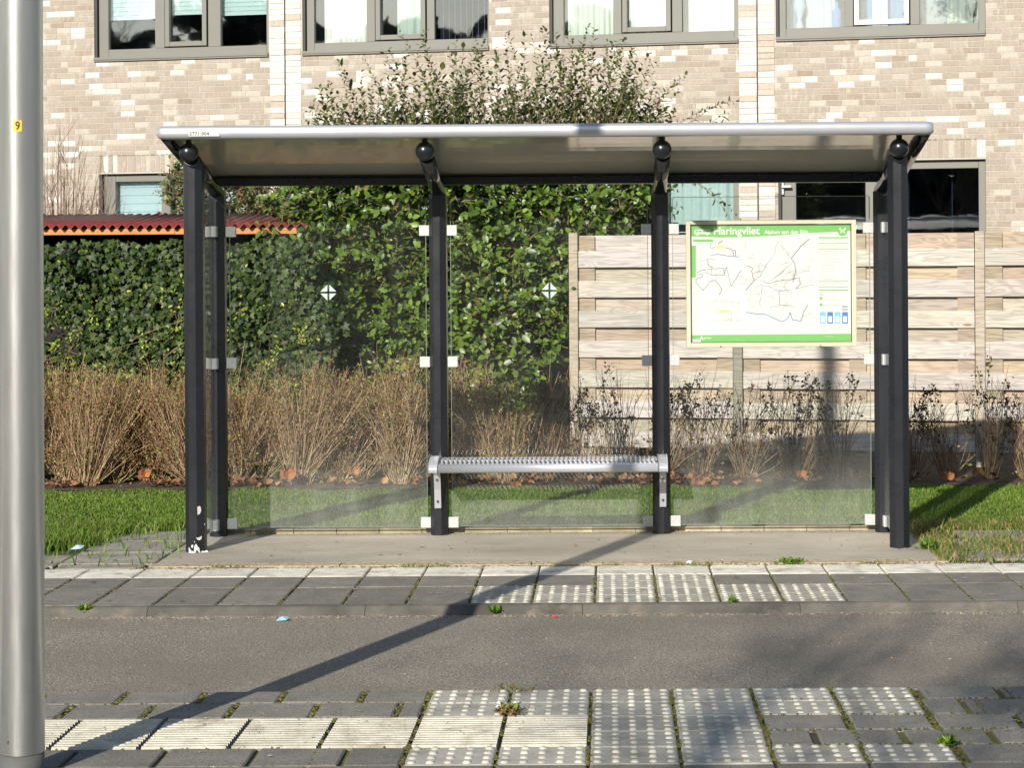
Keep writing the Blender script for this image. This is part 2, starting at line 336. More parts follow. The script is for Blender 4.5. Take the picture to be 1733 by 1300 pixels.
def brick_material():
    m = bpy.data.materials.new('mottled_brick'); m.use_nodes = True; N = m.node_tree; L = N.links
    p = N.nodes['Principled BSDF']; p.inputs['Roughness'].default_value = .9; p.inputs['Specular IOR Level'].default_value = .2
    a = N.nodes.new('ShaderNodeAttribute'); a.attribute_name = 'col'; tc = N.nodes.new('ShaderNodeTexCoord')
    mp = N.nodes.new('ShaderNodeMapping'); mp.inputs['Scale'].default_value = (26, 26, 9); L.new(tc.outputs['Object'], mp.inputs[0])
    n = N.nodes.new('ShaderNodeTexNoise'); n.inputs['Scale'].default_value = 1; n.inputs['Detail'].default_value = 3; L.new(mp.outputs[0], n.inputs['Vector'])
    r = N.nodes.new('ShaderNodeMapRange'); r.inputs['From Min'].default_value = .50; r.inputs['From Max'].default_value = .68; r.inputs['To Max'].default_value = .55; L.new(n.outputs['Fac'], r.inputs['Value'])
    big = N.nodes.new('ShaderNodeTexNoise'); big.inputs['Scale'].default_value = 3.2; big.inputs['Detail'].default_value = 2; L.new(tc.outputs['Object'], big.inputs['Vector'])
    r2 = N.nodes.new('ShaderNodeMapRange'); r2.inputs['From Min'].default_value = .42; r2.inputs['From Max'].default_value = .62; L.new(big.outputs['Fac'], r2.inputs['Value'])
    ml = N.nodes.new('ShaderNodeMath'); ml.operation = 'MULTIPLY'; L.new(r.outputs[0], ml.inputs[0]); L.new(r2.outputs[0], ml.inputs[1])
    x = N.nodes.new('ShaderNodeMix'); x.data_type = 'RGBA'; L.new(ml.outputs[0], x.inputs['Factor']); L.new(a.outputs['Color'], x.inputs['A']); x.inputs['B'].default_value = (.55,.51,.45,1)
    n2 = N.nodes.new('ShaderNodeTexNoise'); n2.inputs['Scale'].default_value = 45; n2.inputs['Detail'].default_value = 4; L.new(tc.outputs['Object'], n2.inputs['Vector'])
    r3 = N.nodes.new('ShaderNodeMapRange'); r3.inputs['From Min'].default_value = .3; r3.inputs['From Max'].default_value = .7; r3.inputs['To Min'].default_value = .9; r3.inputs['To Max'].default_value = 1.1; L.new(n2.outputs['Fac'], r3.inputs['Value'])
    s = N.nodes.new('ShaderNodeVectorMath'); s.operation = 'SCALE'; L.new(x.outputs['Result'], s.inputs[0]); L.new(r3.outputs[0], s.inputs['Scale'])
    L.new(s.outputs[0], p.inputs['Base Color'])
    b = N.nodes.new('ShaderNodeBump'); b.inputs['Strength'].default_value = .3; b.inputs['Distance'].default_value = .004; L.new(n2.outputs['Fac'], b.inputs['Height']); L.new(b.outputs[0], p.inputs['Normal'])
    return m
M['brick'] = brick_material()

def glass_material(name, tint=(.985,.993,.988), refl=.0, dusty=True, minref=0.0, wavy=0.0):
    m = bpy.data.materials.new(name); m.use_nodes = True; N = m.node_tree; L = N.links; N.nodes.clear()
    out = N.nodes.new('ShaderNodeOutputMaterial')
    tr = N.nodes.new('ShaderNodeBsdfTransparent'); tr.inputs[0].default_value = (*tint, 1)
    gl = N.nodes.new('ShaderNodeBsdfGlossy'); gl.inputs['Roughness'].default_value = .02; gl.inputs[0].default_value = (1, 1, 1, 1)
    fr = N.nodes.new('ShaderNodeFresnel'); fr.inputs[0].default_value = 1.5
    fm = N.nodes.new('ShaderNodeMath'); fm.operation = 'MULTIPLY_ADD'; fm.inputs[1].default_value = .75 if dusty else 1.0; fm.inputs[2].default_value = minref; L.new(fr.outputs[0], fm.inputs[0])
    mx = N.nodes.new('ShaderNodeMixShader'); L.new(fm.outputs[0], mx.inputs[0]); L.new(tr.outputs[0], mx.inputs[1]); L.new(gl.outputs[0], mx.inputs[2])
    last = mx.outputs[0]; tc = N.nodes.new('ShaderNodeTexCoord')
    if wavy:
        wn = N.nodes.new('ShaderNodeTexNoise'); wn.inputs['Scale'].default_value = 3; L.new(tc.outputs['Object'], wn.inputs['Vector'])
        b = N.nodes.new('ShaderNodeBump'); b.inputs['Strength'].default_value = wavy; b.inputs['Distance'].default_value = .01; L.new(wn.outputs['Fac'], b.inputs['Height']); L.new(b.outputs[0], gl.inputs['Normal'])
    if dusty:
        df = N.nodes.new('ShaderNodeBsdfDiffuse'); df.inputs[0].default_value = (.55,.56,.52,1)
        sp = N.nodes.new('ShaderNodeSeparateXYZ'); L.new(tc.outputs['Object'], sp.inputs[0])
        g = N.nodes.new('ShaderNodeMapRange'); g.inputs['From Min'].default_value = .05; g.inputs['From Max'].default_value = .60
        g.inputs['To Min'].default_value = .088; g.inputs['To Max'].default_value = .009; g.interpolation_type = 'SMOOTHSTEP'; L.new(sp.outputs['Z'], g.inputs['Value'])
        mp = N.nodes.new('ShaderNodeMapping'); mp.inputs['Scale'].default_value = (5, 5, 1.6); L.new(tc.outputs['Object'], mp.inputs[0])
        n = N.nodes.new('ShaderNodeTexNoise'); n.inputs['Scale'].default_value = 1.3; n.inputs['Detail'].default_value = 7; n.inputs['Roughness'].default_value = .65; L.new(mp.outputs[0], n.inputs['Vector'])
        r = N.nodes.new('ShaderNodeMapRange'); r.inputs['From Min'].default_value = .3; r.inputs['From Max'].default_value = .72; r.inputs['To Min'].default_value = .45; r.inputs['To Max'].default_value = 1.5; L.new(n.outputs['Fac'], r.inputs['Value'])
        ml = N.nodes.new('ShaderNodeMath'); ml.operation = 'MULTIPLY'; L.new(g.outputs[0], ml.inputs[0]); L.new(r.outputs[0], ml.inputs[1])
        m2 = N.nodes.new('ShaderNodeMixShader'); L.new(ml.outputs[0], m2.inputs[0]); L.new(last, m2.inputs[1]); L.new(df.outputs[0], m2.inputs[2]); last = m2.outputs[0]
    L.new(last, out.inputs[0]); return m
M['glass'] = glass_material('shelter_glass')
M['glass_edge'] = mat('glass_edge', (.17,.21,.19), rough=.3)
M['pane'] = glass_material('window_glass', tint=(.93,.97,.96), dusty=False, minref=.10, wavy=.04)
M['pane_dark'] = glass_material('tinted_window_glass', tint=(.62,.66,.72), dusty=False, minref=.09, wavy=.05)

# ================================================================== GROUND
PZ = -0.04                                                     # cycle path surface
def sheet(name, x0, x1, y0, y1, z, m, kind='structure', h=None):
    b = MB()
    if h: b.box((x0, y0, z - h), (x1, y1, z))
    else: b.rect([(x0,y0,z),(x1,y0,z),(x1,y1,z),(x0,y1,z)])
    o = b.build(name, m); tag(o, kind=kind); return o
sheet('ground', -300, 300, -300, 400, -0.12, M['ground'])
sheet('cycle_path', -60, 60, 7.40, 9.26, PZ, M['asphalt'], h=.06)
sheet('near_pavement_bed', -60, 60, -6, 7.40, -0.012, M['joint'], h=.09)
sheet('far_pavement_bed', -60, 60, 9.27, 10.47, -0.012, M['joint'], h=.09)
DP = .293; X0 = -.074
def g(v, j=.12): v = v * (1 + random.uniform(-j, j)); return (v, v * .92, v * .75)
dark = MB(); J = .005
def row(b, xa, xb, ya, yb, width, off, val, tint=None, j=.12, jx=J, z=0.0):
    k = math.floor((xa - off) / width) - 1
    while True:
        x0 = off + k * width; x1 = x0 + width; k += 1
        if x1 <= xa + .02: continue
        if x0 >= xb - .02: break
        x0 = max(x0, xa); x1 = min(x1, xb)
        q_ = 1 + random.uniform(-j, j); c = g(val, j) if tint is None else tuple(t * q_ for t in tint)
        b.slab(x0 + jx, x1 - jx, ya + J * .8, yb - J * .8, z + random.uniform(-.0015, .0015), c)
# ---- near side: rows from the path towards the viewer
NR = [7.40, 7.20, 6.96, 6.735, 6.525, 6.285]
L2 = X0 - 2 * DP; R1_ = X0 + 2 * DP; R2_ = X0 + 4 * DP
for i, (a, b_) in enumerate(zip(NR[1:], NR[:-1])):
    off = X0 + (0.02 if i % 2 == 0 else .15)
    if i in (0, 1): row(dark, -8, L2, a, b_, DP, X0 + (.05 if i == 0 else .2), .215, jx=.011); row(dark, R2_, 8, a, b_, DP, off, .215, jx=.013)
    if i in (2, 3): row(dark, R1_, 8, a, b_, DP, X0 + (0 if i == 2 else .16), .215, jx=.013)
    if i == 4: row(dark, -8, L2, a, b_, DP, X0 + .1, .18, jx=.009); row(dark, R2_, 8, a, b_, DP, off, .18, jx=.012)
y = 6.285; k = 0
while y > 2.2:
    row(dark, -5, 5, y - .21, y, DP, X0 + .15 * (k % 2), .18); y -= .21; k += 1
# ---- far side
FR = [10.45, 10.14, 9.80, 9.30]
row(dark, -3.05 - 6 * DP, -3.05, FR[1], FR[0], DP, X0, .19)
row(dark, -12, -3.05 - 6 * DP, FR[1], FR[0], DP, X0, .19)
for i in (1, 2):
    for (xa, xb, tact) in ((-12, L2, 0), (L2, X0, i == 2), (X0, R1_, 1), (R1_, R2_, i == 2), (R2_, 12, 0)):
        if tact: continue
        if i == 1: row(dark, xa, xb, FR[2], FR[1], DP, X0, .185)
        else:
            row(dark, xa, xb, FR[3], FR[2], DP, X0, .185)
o = dark.build('paving_slabs', M['slab']); tag(o, kind='structure')

white = MB()
row(white, -3.05, X0, FR[1], FR[0], DP, X0, 0, (.66,.62,.52), .08); row(white, X0, R1_, FR[1]+.02, FR[0], DP, X0, 0, (.60,.57,.48), .08); row(white, R1_, 12, FR[1], FR[0], DP, X0, 0, (.66,.62,.52), .08)
ya, yb = NR[4], NR[2]
x = X0; first = True
while x > -8:
    x1 = x - .0045; x0_ = x - DP + .0045; q_ = random.uniform(.93, 1.05); c = tuple(t * q_ for t in (.50,.465,.37))
    white.slab(x0_, x1, ya + .004, yb - .004, -.004, tuple(t * .45 for t in c))
    n = 13; st = (yb - ya - .012) / n
    for q in range(n):
        a = ya + .006 + q * st
        white.quadmesh([(x0_+.004,a,-.0042),(x1-.004,a,-.0042),(x1-.004,a+st*.2,.0035),(x0_+.004,a+st*.2,.0035),(x1-.004,a+st*.62,.0035),(x0_+.004,a+st*.62,.0035),(x1-.004,a+st*.82,-.0042),(x0_+.004,a+st*.82,-.0042)],
                       [(0,1,2,3),(3,2,4,5),(5,4,6,7)], c)
    x -= DP
o = white.build('white_guide_tiles', M['white_tile']); tag(o, kind='structure')

tac = MB()
def tactile(xa, xb, ya, yb, bump_col=(.50,.475,.395), base=(.36,.34,.285), top=None, full=False):
    n = int(round((xb - xa) / DP))
    for i in range(n):
        x0 = xa + i * DP; x1 = x0 + DP; v = random.uniform(.88, 1.12)
        bc = tuple(t * v for t in base)
        ny = max(1, int(round((yb - ya) / .235)))
        for q in range(ny):
            tac.slab(x0+.006, x1-.006, ya + (yb-ya)*q/ny + .003, ya + (yb-ya)*(q+1)/ny - .003, 0, (lambda q_: tuple(t*q_ for t in bc))(random.uniform(.9,1.1)), tilt=.001)
        m = int(round((yb - ya) / .0625))
        for a in range(5):
            for q in range(m):
                cx = x0 + (a + .5) * DP / 5 + random.uniform(-.001, .001); cy = ya + (q + .5) * (yb - ya) / m
                hgt = .0066 * random.uniform(.55, 1.1); r0 = .0152; r1 = .0085; q_ = random.uniform(.82, 1.15); col = tuple(t * q_ for t in bump_col)
                K = 10
                vs = [(cx + r0*math.cos(2*math.pi*k/K), cy + r0*math.sin(2*math.pi*k/K), -.001) for k in range(K)] + [(cx + r1*math.cos(2*math.pi*k/K), cy + r1*math.sin(2*math.pi*k/K), hgt) for k in range(K)]
                tac.quadmesh(vs, [tuple(range(K, 2*K))] + [(k, (k+1)%K, K+(k+1)%K, K+k) for k in range(K)], col, 0, False)
tactile(L2, X0, NR[2], NR[0]); tactile(L2, X0, NR[5], NR[4])
tactile(X0, R1_, NR[5], NR[0])
tactile(R1_, R2_, NR[2], NR[0]); tactile(R1_, R2_, NR[5], NR[4])
tactile(L2, X0, FR[3], FR[2]); tactile(R1_, R2_, FR[3], FR[2]); tactile(X0, R1_, FR[3], FR[1] + .01)
o = tac.build('tactile_paving', M['tactile']); tag(o, kind='structure')

# kerb between far paving and path: long stones with a sloping face
kb = MB(); x = -14.13
while x < 14:
    L_ = 1.0; c = g(.115, .14)
    P = [(9.205, PZ - .02), (9.212, PZ + .006), (9.245, -.004), (9.255, .001), (9.295, .001), (9.295, -.1), (9.205, -.1)]
    a = x + .0012; b_ = x + L_ - .0012; n = len(P)
    vs = [(a, p[0], p[1]) for p in P] + [(b_, p[0], p[1]) for p in P]
    kb.quadmesh(vs, [tuple(reversed(range(n))), tuple(range(n, 2*n))] + [(i, (i+1)%n, (i+1)%n+n, i+n) for i in range(n)], c)
    x += L_
o = kb.build('kerb', M['kerb']); tag(o, kind='structure')

# moss tufts along the joints
def moss_patch(b, x0, y0, x1, y1, n, rw, z=-.004):
    for i in range(n):
        t = random.random(); cx = x0 + (x1-x0)*t + random.gauss(0, rw*.4); cy = y0 + (y1-y0)*t + random.gauss(0, rw*.4)
        r = rw * random.uniform(.35, .95); v = random.uniform(.7, 1.3); c = random.choice([(.14*v,.14*v,.016), (.10*v,.11*v,.016), (.17*v,.15*v,.03), (.10*v,.075*v,.03)])
        K = 7; a0 = random.random()*6
        vs = [(cx + r*math.cos(a0+2*math.pi*k/K)*random.uniform(.6,1.3), cy + r*math.sin(a0+2*math.pi*k/K)*random.uniform(.6,1.3), z) for k in range(K)] + [(cx, cy, z + random.uniform(.004, .011))]
        b.quadmesh(vs, [(k, (k+1)%K, K) for k in range(K)], c, 0, True)
gt_ = MB()
def grit(b, x0, y0, x1, y1, n, sy, z, cols=((.33,.27,.19), (.26,.21,.15), (.40,.33,.24), (.15,.11,.08))):
    for i in range(n):
        t = random.random(); cx = x0 + (x1-x0)*t; cy = y0 + (y1-y0)*t + random.gauss(0, sy); r = random.uniform(.0025, .008); q_ = random.uniform(.8, 1.2)
        c = tuple(v*q_ for v in random.choice(cols)); a0 = random.random()*6
        vs = [(cx + r*math.cos(a0+2*math.pi*k/5)*random.uniform(.6,1.4), cy + r*math.sin(a0+2*math.pi*k/5)*random.uniform(.6,1.4), z) for k in range(5)] + [(cx, cy, z + r*.5)]
        b.quadmesh(vs, [(k, (k+1)%5, 5) for k in range(5)], c)
grit(gt_, -3.5, 9.19, 3.5, 9.19, 2600, .018, PZ + .0005); grit(gt_, -3.5, 7.42, 3.5, 7.42, 800, .02, PZ + .0005); grit(gt_, -3, 8.2, 3, 8.4, 260, .5, PZ + .0005)
grit(gt_, -2.5, 10.45, 2, 10.45, 1500, .018, .001); grit(gt_, -2.4, 11.72, 1.7, 11.70, 700, .04, .004); grit(gt_, -2.4, 10.9, 1.7, 11.2, 200, .25, .004)
def blot(b, cx, cy, rx, ry, z, col):
    K = 14; b.rect([(cx + rx*math.cos(2*math.pi*k/K)*random.uniform(.8, 1.15), cy + ry*math.sin(2*math.pi*k/K)*random.uniform(.8, 1.15), z) for k in range(K)], col)
for k in range(26): blot(gt_, random.uniform(-2.8, 1.9), random.uniform(10.7, 11.6), random.uniform(.006, .016), random.uniform(.006, .016), .0058, random.choice([(.12,.11,.10), (.45,.42,.37), (.16,.14,.12)]))
for k in range(60): blot(gt_, random.uniform(-3.2, 2.2), random.uniform(9.35, 10.1), random.uniform(.006, .018), random.uniform(.005, .012), .0042, random.choice([(.45,.43,.38), (.38,.35,.30), (.5,.48,.44), (.11,.10,.09)]))
for k in range(30): blot(gt_, random.uniform(-2.2, 1.6), random.uniform(6.4, 7.35), random.uniform(.004, .011), random.uniform(.004, .010), .0042, random.choice([(.45,.43,.38), (.38,.35,.30), (.11,.10,.09)]))
o = gt_.build('grit', M['moss']); tag(o, kind='stuff', label='light grit and sand gathered along the kerb and pad edges', cat='grit')
ms = MB()
for k in range(-3, 9):                                     # near joints
    xx = X0 + k * DP
    dens = 120 if k in (2, 3, 4) else (48 if k in (0, 1, -2) else 24)
    moss_patch(ms, xx, NR[5], xx, NR[0], dens, .013)
for i in range(1, 5):
    moss_patch(ms, -4, NR[i], -.7, NR[i], 90 if i == 1 else 50, .008); moss_patch(ms, .5, NR[i], 3, NR[i], 200, .009)
for i in (0, 1):
    for k in range(-8, 9):
        xx = X0 + k*DP + (.05 if i == 0 else .2)
        if L2 < xx < R2_: continue
        moss_patch(ms, xx, NR[i+1], xx, NR[i], 22, .012)
for k in range(-12, 9):
    xx = X0 + k * DP
    moss_patch(ms, xx, FR[3], xx, FR[1], random.randint(14, 34), .008)
moss_patch(ms, -3.6, FR[3], L2, FR[3], 60, .006)
moss_patch(ms, -2.5, 10.455, 2, 10.455, 130, .012, -.003)
o = ms.build('moss', M['moss']); tag(o, kind='stuff', label='yellow green moss growing in the paving joints', cat='moss')

# ---- shelter pad and edges
PX0, PX1 = -2.40, 1.745
pb = MB(); pb.box((PX0, 10.60, -.1), (PX1, 11.74, .004)); o = pb.build('shelter_pad', M['concrete'], bevel=.006); tag(o, kind='structure')
eb = MB(); x = PX0 - .01
while x < PX1:
    eb.box((x, 10.47, -.1), (min(x + .996, PX1 + .02), 10.598, .006 + random.uniform(-.001, .001)), g(.4)); x += 1.0
o = eb.build('pad_edging', M['edging'], bevel=.006); tag(o, kind='structure')
rb = MB(); x = PX0 + .05
while x < PX1:
    rb.box((x, 11.745, -.1), (min(x+.246, PX1), 11.80, .030), (lambda q_: tuple(t*q_ for t in (.36,.31,.20)))(random.uniform(.8,1.15))); x += .25
x = PX0 + .05
while x < PX1:
    rb.slab(x, min(x+.295, PX1), 11.806, 12.02, .012, g(.25, .15)); x += .3
o = rb.build('rear_edging', M['kerb']); tag(o, kind='structure')
sb = MB()
for (x0, x1, y0, y1) in ((-2.92,-2.42,10.62,11.05),(-2.92,-2.42,11.06,11.5),(-2.92,-2.42,11.51,11.95),(-3.42,-2.93,10.55,10.95),(-3.40,-2.93,11.66,11.98),
                         (1.80,2.28,10.62,11.1),(2.0,2.45,11.35,11.75),(1.80,2.28,11.11,11.4),(2.46,2.9,10.6,11.0)):
    sb.slab(x0, x1, y0, y1, .0, g(.28, .12), h=.06)
for (x0, x1) in ((-2.9,-2.45),(-3.4,-2.95),(-3.8,-3.45)): sb.slab(x0, x1, 10.475, 10.61, .0, g(.28, .12), h=.06)
o = sb.build('side_slabs', M['kerb']); tag(o, kind='structure')

# ---- verge: lawn sheet gently rising, and blades
def lawn_z(x, y): return np.clip((y - 12.0) * .004, 0, .02) - .002
LN = MB()
LN.rect([(-40,10.478,-.014),(-2.41,10.478,-.014),(-2.41,14.6,-.004),(-40,14.6,-.004)]); LN.rect([(-2.41,12.025,-.006),(1.76,12.025,-.006),(1.76,14.6,-.004),(-2.41,14.6,-.004)]); LN.rect([(1.76,10.478,-.014),(40,10.478,-.014),(40,14.6,-.004),(1.76,14.6,-.004)])
o = LN.build('lawn', M['lawn']); tag(o, kind='structure')
sheet('planting_bed', -40, 40, 14.15, 22.5, .002, M['soil'])

def grass(name, xy, h, cols, lean=.5, wd=.0035, label=None, cat='grass'):
    n = len(xy); a = rng.uniform(0, 2*np.pi, n); b2 = rng.uniform(0, 2*np.pi, n)
    base = np.c_[xy, np.full(n, -.008)]
    dx = np.c_[np.cos(a), np.sin(a), np.zeros(n)] * (wd * rng.uniform(.7, 1.4, (n, 1)))
    ln = np.c_[np.cos(b2), np.sin(b2), np.zeros(n)] * (h * rng.uniform(0, lean, n))[:, None]
    mid = base + ln * .4 + np.c_[np.zeros((n, 2)), h * .6]; tip = base + ln * 1.2 + np.c_[np.zeros((n, 2)), h]
    V = np.stack([base - dx, base + dx, mid + dx * .8, mid - dx * .8, tip], 1).reshape(-1, 3)
    i = np.arange(n)[:, None] * 5
    o = np_mesh(name, V, [i + np.array([[0, 1, 2, 3]]), i + np.array([[3, 2, 4]])], np.repeat(cols, 5, axis=0), M['grass'])
    tag(o, kind='stuff', label=label, cat=cat); return o
GC = [(.105,.180,.020), (.135,.215,.028), (.080,.145,.018), (.17,.23,.04), (.22,.20,.08)]
n = 120000
xy = np.c_[rng.uniform(-4.6, 3.9, n), rng.uniform(12.02, 14.25, n)]
keep = xy[:, 1] < 14.15 + .06*np.sin(xy[:, 0]*7) + .04*np.sin(xy[:, 0]*17)
xy = xy[keep]; n = len(xy)
patch = np.sin(xy[:, 0]*3.1 + np.sin(xy[:, 1]*2.3)) * np.sin(xy[:, 1]*2.7 + xy[:, 0])
h = rng.uniform(.010, .027, n) * (1 + .35 * patch)
grass('lawn_grass', xy, h, pick(n, GC, .18, [.34, .26, .22, .13, .05]) * (1 + .15*patch[:, None]), label='short mown green grass behind the glass shelter')
# rough verge at the left and right of the pad
n = 26000
xl = np.c_[rng.uniform(-4.4, -2.35, n), rng.uniform(10.5, 12.1, n)]
edge = -3.30 + (xl[:, 1] - 10.62) * .55 + .10*np.sin(xl[:, 1]*9)
dens = np.clip((edge - xl[:, 0]) / .28, 0, 1); dens[xl[:, 1] > 11.96] = 1; dens = np.maximum(dens, .02)
xl = xl[rng.uniform(0, 1, n) < dens]; n = len(xl)
grass('rough_grass', xl, rng.uniform(.03, .085, n), pick(n, GC, .2, [.3, .28, .15, .17, .10]), .9, .004, label='longer tufty grass left of the shelter pad')
n = 15000
xr = np.c_[rng.uniform(1.72, 3.8, n), rng.uniform(10.5, 12.1, n)]
f = .5 + .5*np.sin(xr[:, 0]*6.0 + 1)*np.sin(xr[:, 1]*5.2 + .5)
dn = np.where(xr[:, 1] > 11.75, 1.0, .10 + .75*f**1.5); dn[(xr[:, 0] < 1.9) & (xr[:, 1] > 10.8)] = .9
xr = xr[rng.uniform(0, 1, n) < dn]; n = len(xr)
grass('dry_verge_grass', xr, rng.uniform(.015, .06, n), pick(n, [(.13,.18,.03), (.30,.24,.10), (.26,.17,.07), (.10,.16,.02)], .2, [.33, .27, .15, .25]), 1.1, .0035, label='patchy dry grass right of the shelter pad')
n = 2600
ex = np.c_[rng.uniform(-2.5, 2.2, n), 10.46 + rng.normal(0, .02, n)]; m_ = (np.sin(ex[:, 0]*5.3) + np.sin(ex[:, 0]*13.1 + 2)) > .75; ex = ex[m_]; n = len(ex)
grass('joint_grass', ex, rng.uniform(.008, .03, n), pick(n, [(.16,.20,.03), (.30,.26,.09), (.12,.17,.02)], .2), 1.4, .003, label='thin grass tufts in the joint before the pad')

def weed(x, y, z, n, r, hh, cols, name, label, cat='weed', group=None):
    a = rng.uniform(0, 2*np.pi, n); el = rng.uniform(.1, 1.3, n)
    d = np.c_[np.cos(a)*np.cos(el), np.sin(a)*np.cos(el), np.sin(el)]
    P = np.c_[x + rng.normal(0, r*.35, n), y + rng.normal(0, r*.3, n), z + rng.uniform(0, hh*.4, n)]
    o = leaf_cloud(name, P, d, np.c_[rng.normal(0, .4, (n, 2)), np.ones(n)], rng.uniform(.5, 1.1, n)*hh, pick(n, cols, .2), LEAF_V, LEAF_F, M['grass'], None, .8)
    tag(o, label, cat, group)
WG = [(.12,.22,.02), (.08,.17,.02), (.18,.26,.03)]; WD = [(.30,.22,.08), (.14,.19,.03), (.24,.14,.05)]
p = at(838, 1036, 9.22); weed(p.x, 9.21, PZ+.01, 70, .035, .035, WG, 'weed', 'bright green weed growing at the kerb foot left of centre')
weed(at(1277, 893, 11.9).x, 11.8, .02, 80, .05, .05, WG, 'weed', 'green weed on the mossy edging below the right hand glass')
weed(at(1450, 893, 11.8).x, 11.79, .02, 60, .045, .05, WG, 'weed', 'green weed at the edging beside the right rear post')
weed(at(860, 1200, 7.0).x, 7.0, .0, 130, .06, .035, WD, 'weed', 'half dried weed in the joint of the near tactile tiles')
weed(at(868, 1165, 7.36).x, 7.38, .0, 60, .10, .02, WD, 'weed', 'flat brown weed at the near edge of the cycle path')
weed(at(1240, 1028, 9.25).x, 9.28, .0, 40, .025, .03, WG, 'weed', 'small weed on the kerb below the right tactile tiles')
weed(at(1612, 1262, 6.4).x, 6.5, .0, 60, .035, .035, WG, 'weed', 'green weed between dark slabs in the lower right corner')
weed(at(143, 1037, 9.25).x, 9.24, -.01, 50, .04, .03, WG, 'weed', 'weed on the kerb at the far left')
weed(at(1340, 952, 10.5).x, 10.46, .0, 110, .09, .035, WG, 'weed', 'low tuft of weed in front of the pad at the right')
weed(at(1575, 925, 10.95).x, 10.95, .0, 150, .06, .055, WG, 'weed', 'tall grassy weed beside the right front post')
# litter
def litter(name, pts_c, size, col, label, cat):
    b = MB(); x, y, z = pts_c
    b.quadmesh([(x-size, y-size*.5, z), (x+size*.8, y-size*.6, z+size*.15), (x+size, y+size*.5, z+size*.5), (x-size*.7, y+size*.6, z+size*.35), (x, y, z+size*.7)],
               [(0,1,4),(1,2,4),(2,3,4),(3,0,4)], col)
    o = b.build(name, M['print']); tag(o, label, cat)
p = at(478, 1047, 9.1); litter('bottle_cap', (p.x, 9.10, PZ+.002), .028, (.25,.42,.55), 'crumpled pale blue scrap on the cycle path near the kerb', 'litter')
p = at(127, 927, 11.0); litter('plastic_scrap', (p.x, 11.05, .02), .035, (.35,.47,.55), 'pale blue plastic scrap in the grass at the left', 'litter')
p = at(938, 1042, 9.17); litter('paper_scrap', (p.x, 9.15, PZ+.002), .012, (.55,.06,.05), 'tiny red scrap on the cycle path below the kerb', 'litter')
p = at(1166, 951, 10.5); litter('foil_scrap', (p.x, 10.5, .004), .018, (.7,.7,.7), 'small white scrap on the pad edge near the centre', 'litter')

# ================================================================== METAL POLE at the left
pole = empty('metal_pole', (-1.812, 6.2, 0)); tag(pole, 'tall brushed metal pole with a yellow number sticker at the left edge', 'pole')
pc = at(36.5, 650, 6.2)
b = MB(); b.tube([(-1.820, 6.2, .072), (-1.797, 6.2, 5.9), (-1.797, 6.2, 5.94)], [.0685, .067, .03], 64); b.build('shaft', M['alu_pole'], pole)
b = MB(); b.tube([(-1.820, 6.2, -.03), (-1.820, 6.2, .070)], .0672, 64); b.build('collar', M['collar'], pole)
b = MB(); a = R(-100); 
for px, py in ((16, 1257),):
    q = at(px, py, 6.14); yy = 6.2 - math.sqrt(max(0, .0684**2 - (q.x+1.812)**2))
    b.tube([(q.x, yy + .004, q.z), (q.x*1.0, yy - .003, q.z)], .006, 12)
b.build('screw', M['ink'], pole)
def text_mesh(name, s, size, loc, mt, parent, align='LEFT', rz=None, bold=0.0, ext=0.0, sx=1.0, space=1.0):
    cu = bpy.data.curves.new(name, 'FONT'); cu.body = s; cu.size = size; cu.align_x = align; cu.offset = bold; cu.extrude = ext; cu.space_character = space; cu.resolution_u = 3
    t = bpy.data.objects.new(name, cu); COL.objects.link(t); dg = bpy.context.evaluated_depsgraph_get()
    me = bpy.data.meshes.new_from_object(t.evaluated_get(dg)); bpy.data.objects.remove(t)
    MM = Matrix.Translation(loc) @ Matrix.Rotation(R(90), 4, 'X') @ Matrix.Diagonal((sx, 1, 1, 1))
    me.transform(MM); me.name = name; return link(name, me, mt, parent)
def on_pole(me, r):
    for v in me.vertices:
        dx = v.co.x + 1.812; v.co.y = 6.2 - math.sqrt(max(1e-6, r*r - dx*dx))
q0 = at(22.5, 222, 6.13); q1 = at(36, 203, 6.13)
b = MB(); K = 6
for k in range(K):
    xa = q0.x + (q1.x-q0.x)*k/K; xb = q0.x + (q1.x-q0.x)*(k+1)/K
    b.quadmesh([(xa, 6.13, q0.z), (xb, 6.13, q0.z), (xb, 6.13, q1.z), (xa, 6.13, q1.z)], [(0,1,2,3)])
st = b.build('number_sticker', M['yellow'], pole); on_pole(st.data, .0689)
t = text_mesh('number', '9', .036, (q0.x + .0055, 6.13, q0.z + .0055), M['ink'], st, sx=.8, bold=.0007); on_pole(t.data, .0696)

# ================================================================== BUS SHELTER
DF, DR = 11.04, 11.68
PXS = [-2.275, -.990, .300, 1.590]
sh = empty('bus_shelter', (-.345, 11.36, 0)); tag(sh, 'glass bus shelter with four bays of black posts and a grey metal roof', 'bus shelter')
ZR0, ZR1 = 2.010, 2.222                                          # rafter heights rear, front
def post(x, y, top, r, name='post'):
    b = MB(); ph = R(22.5 - 8)
    b.tube([(x, y, .0), (x, y, top)], r, 8, smooth=False, phase=ph)
    o = b.build(name, M['black'], sh, bevel=.003, seg=2); return o
for x in (PXS[0], PXS[3]): post(x, DF, 2.145, .0585)
for x in PXS: post(x, DR, 1.985, .0545)
for x in PXS:                                                    # ball with its stub and rafter
    b = MB(); b.sphere((x - .005, 10.93, 2.192), .0525, 32, 18); bo = b.build('ball', M['black'], sh)
    b = MB(); b.tube([(x - .005, 10.93, 2.19), (x - .005, 10.93, 2.30)], .016, 12); b.build('stub', M['black'], bo)
    b = MB(); b.tube([(x, 10.96, 2.165), (x, DR + .03, 1.998)], .042, 24); b.build('rafter', M['black_edge'], sh)
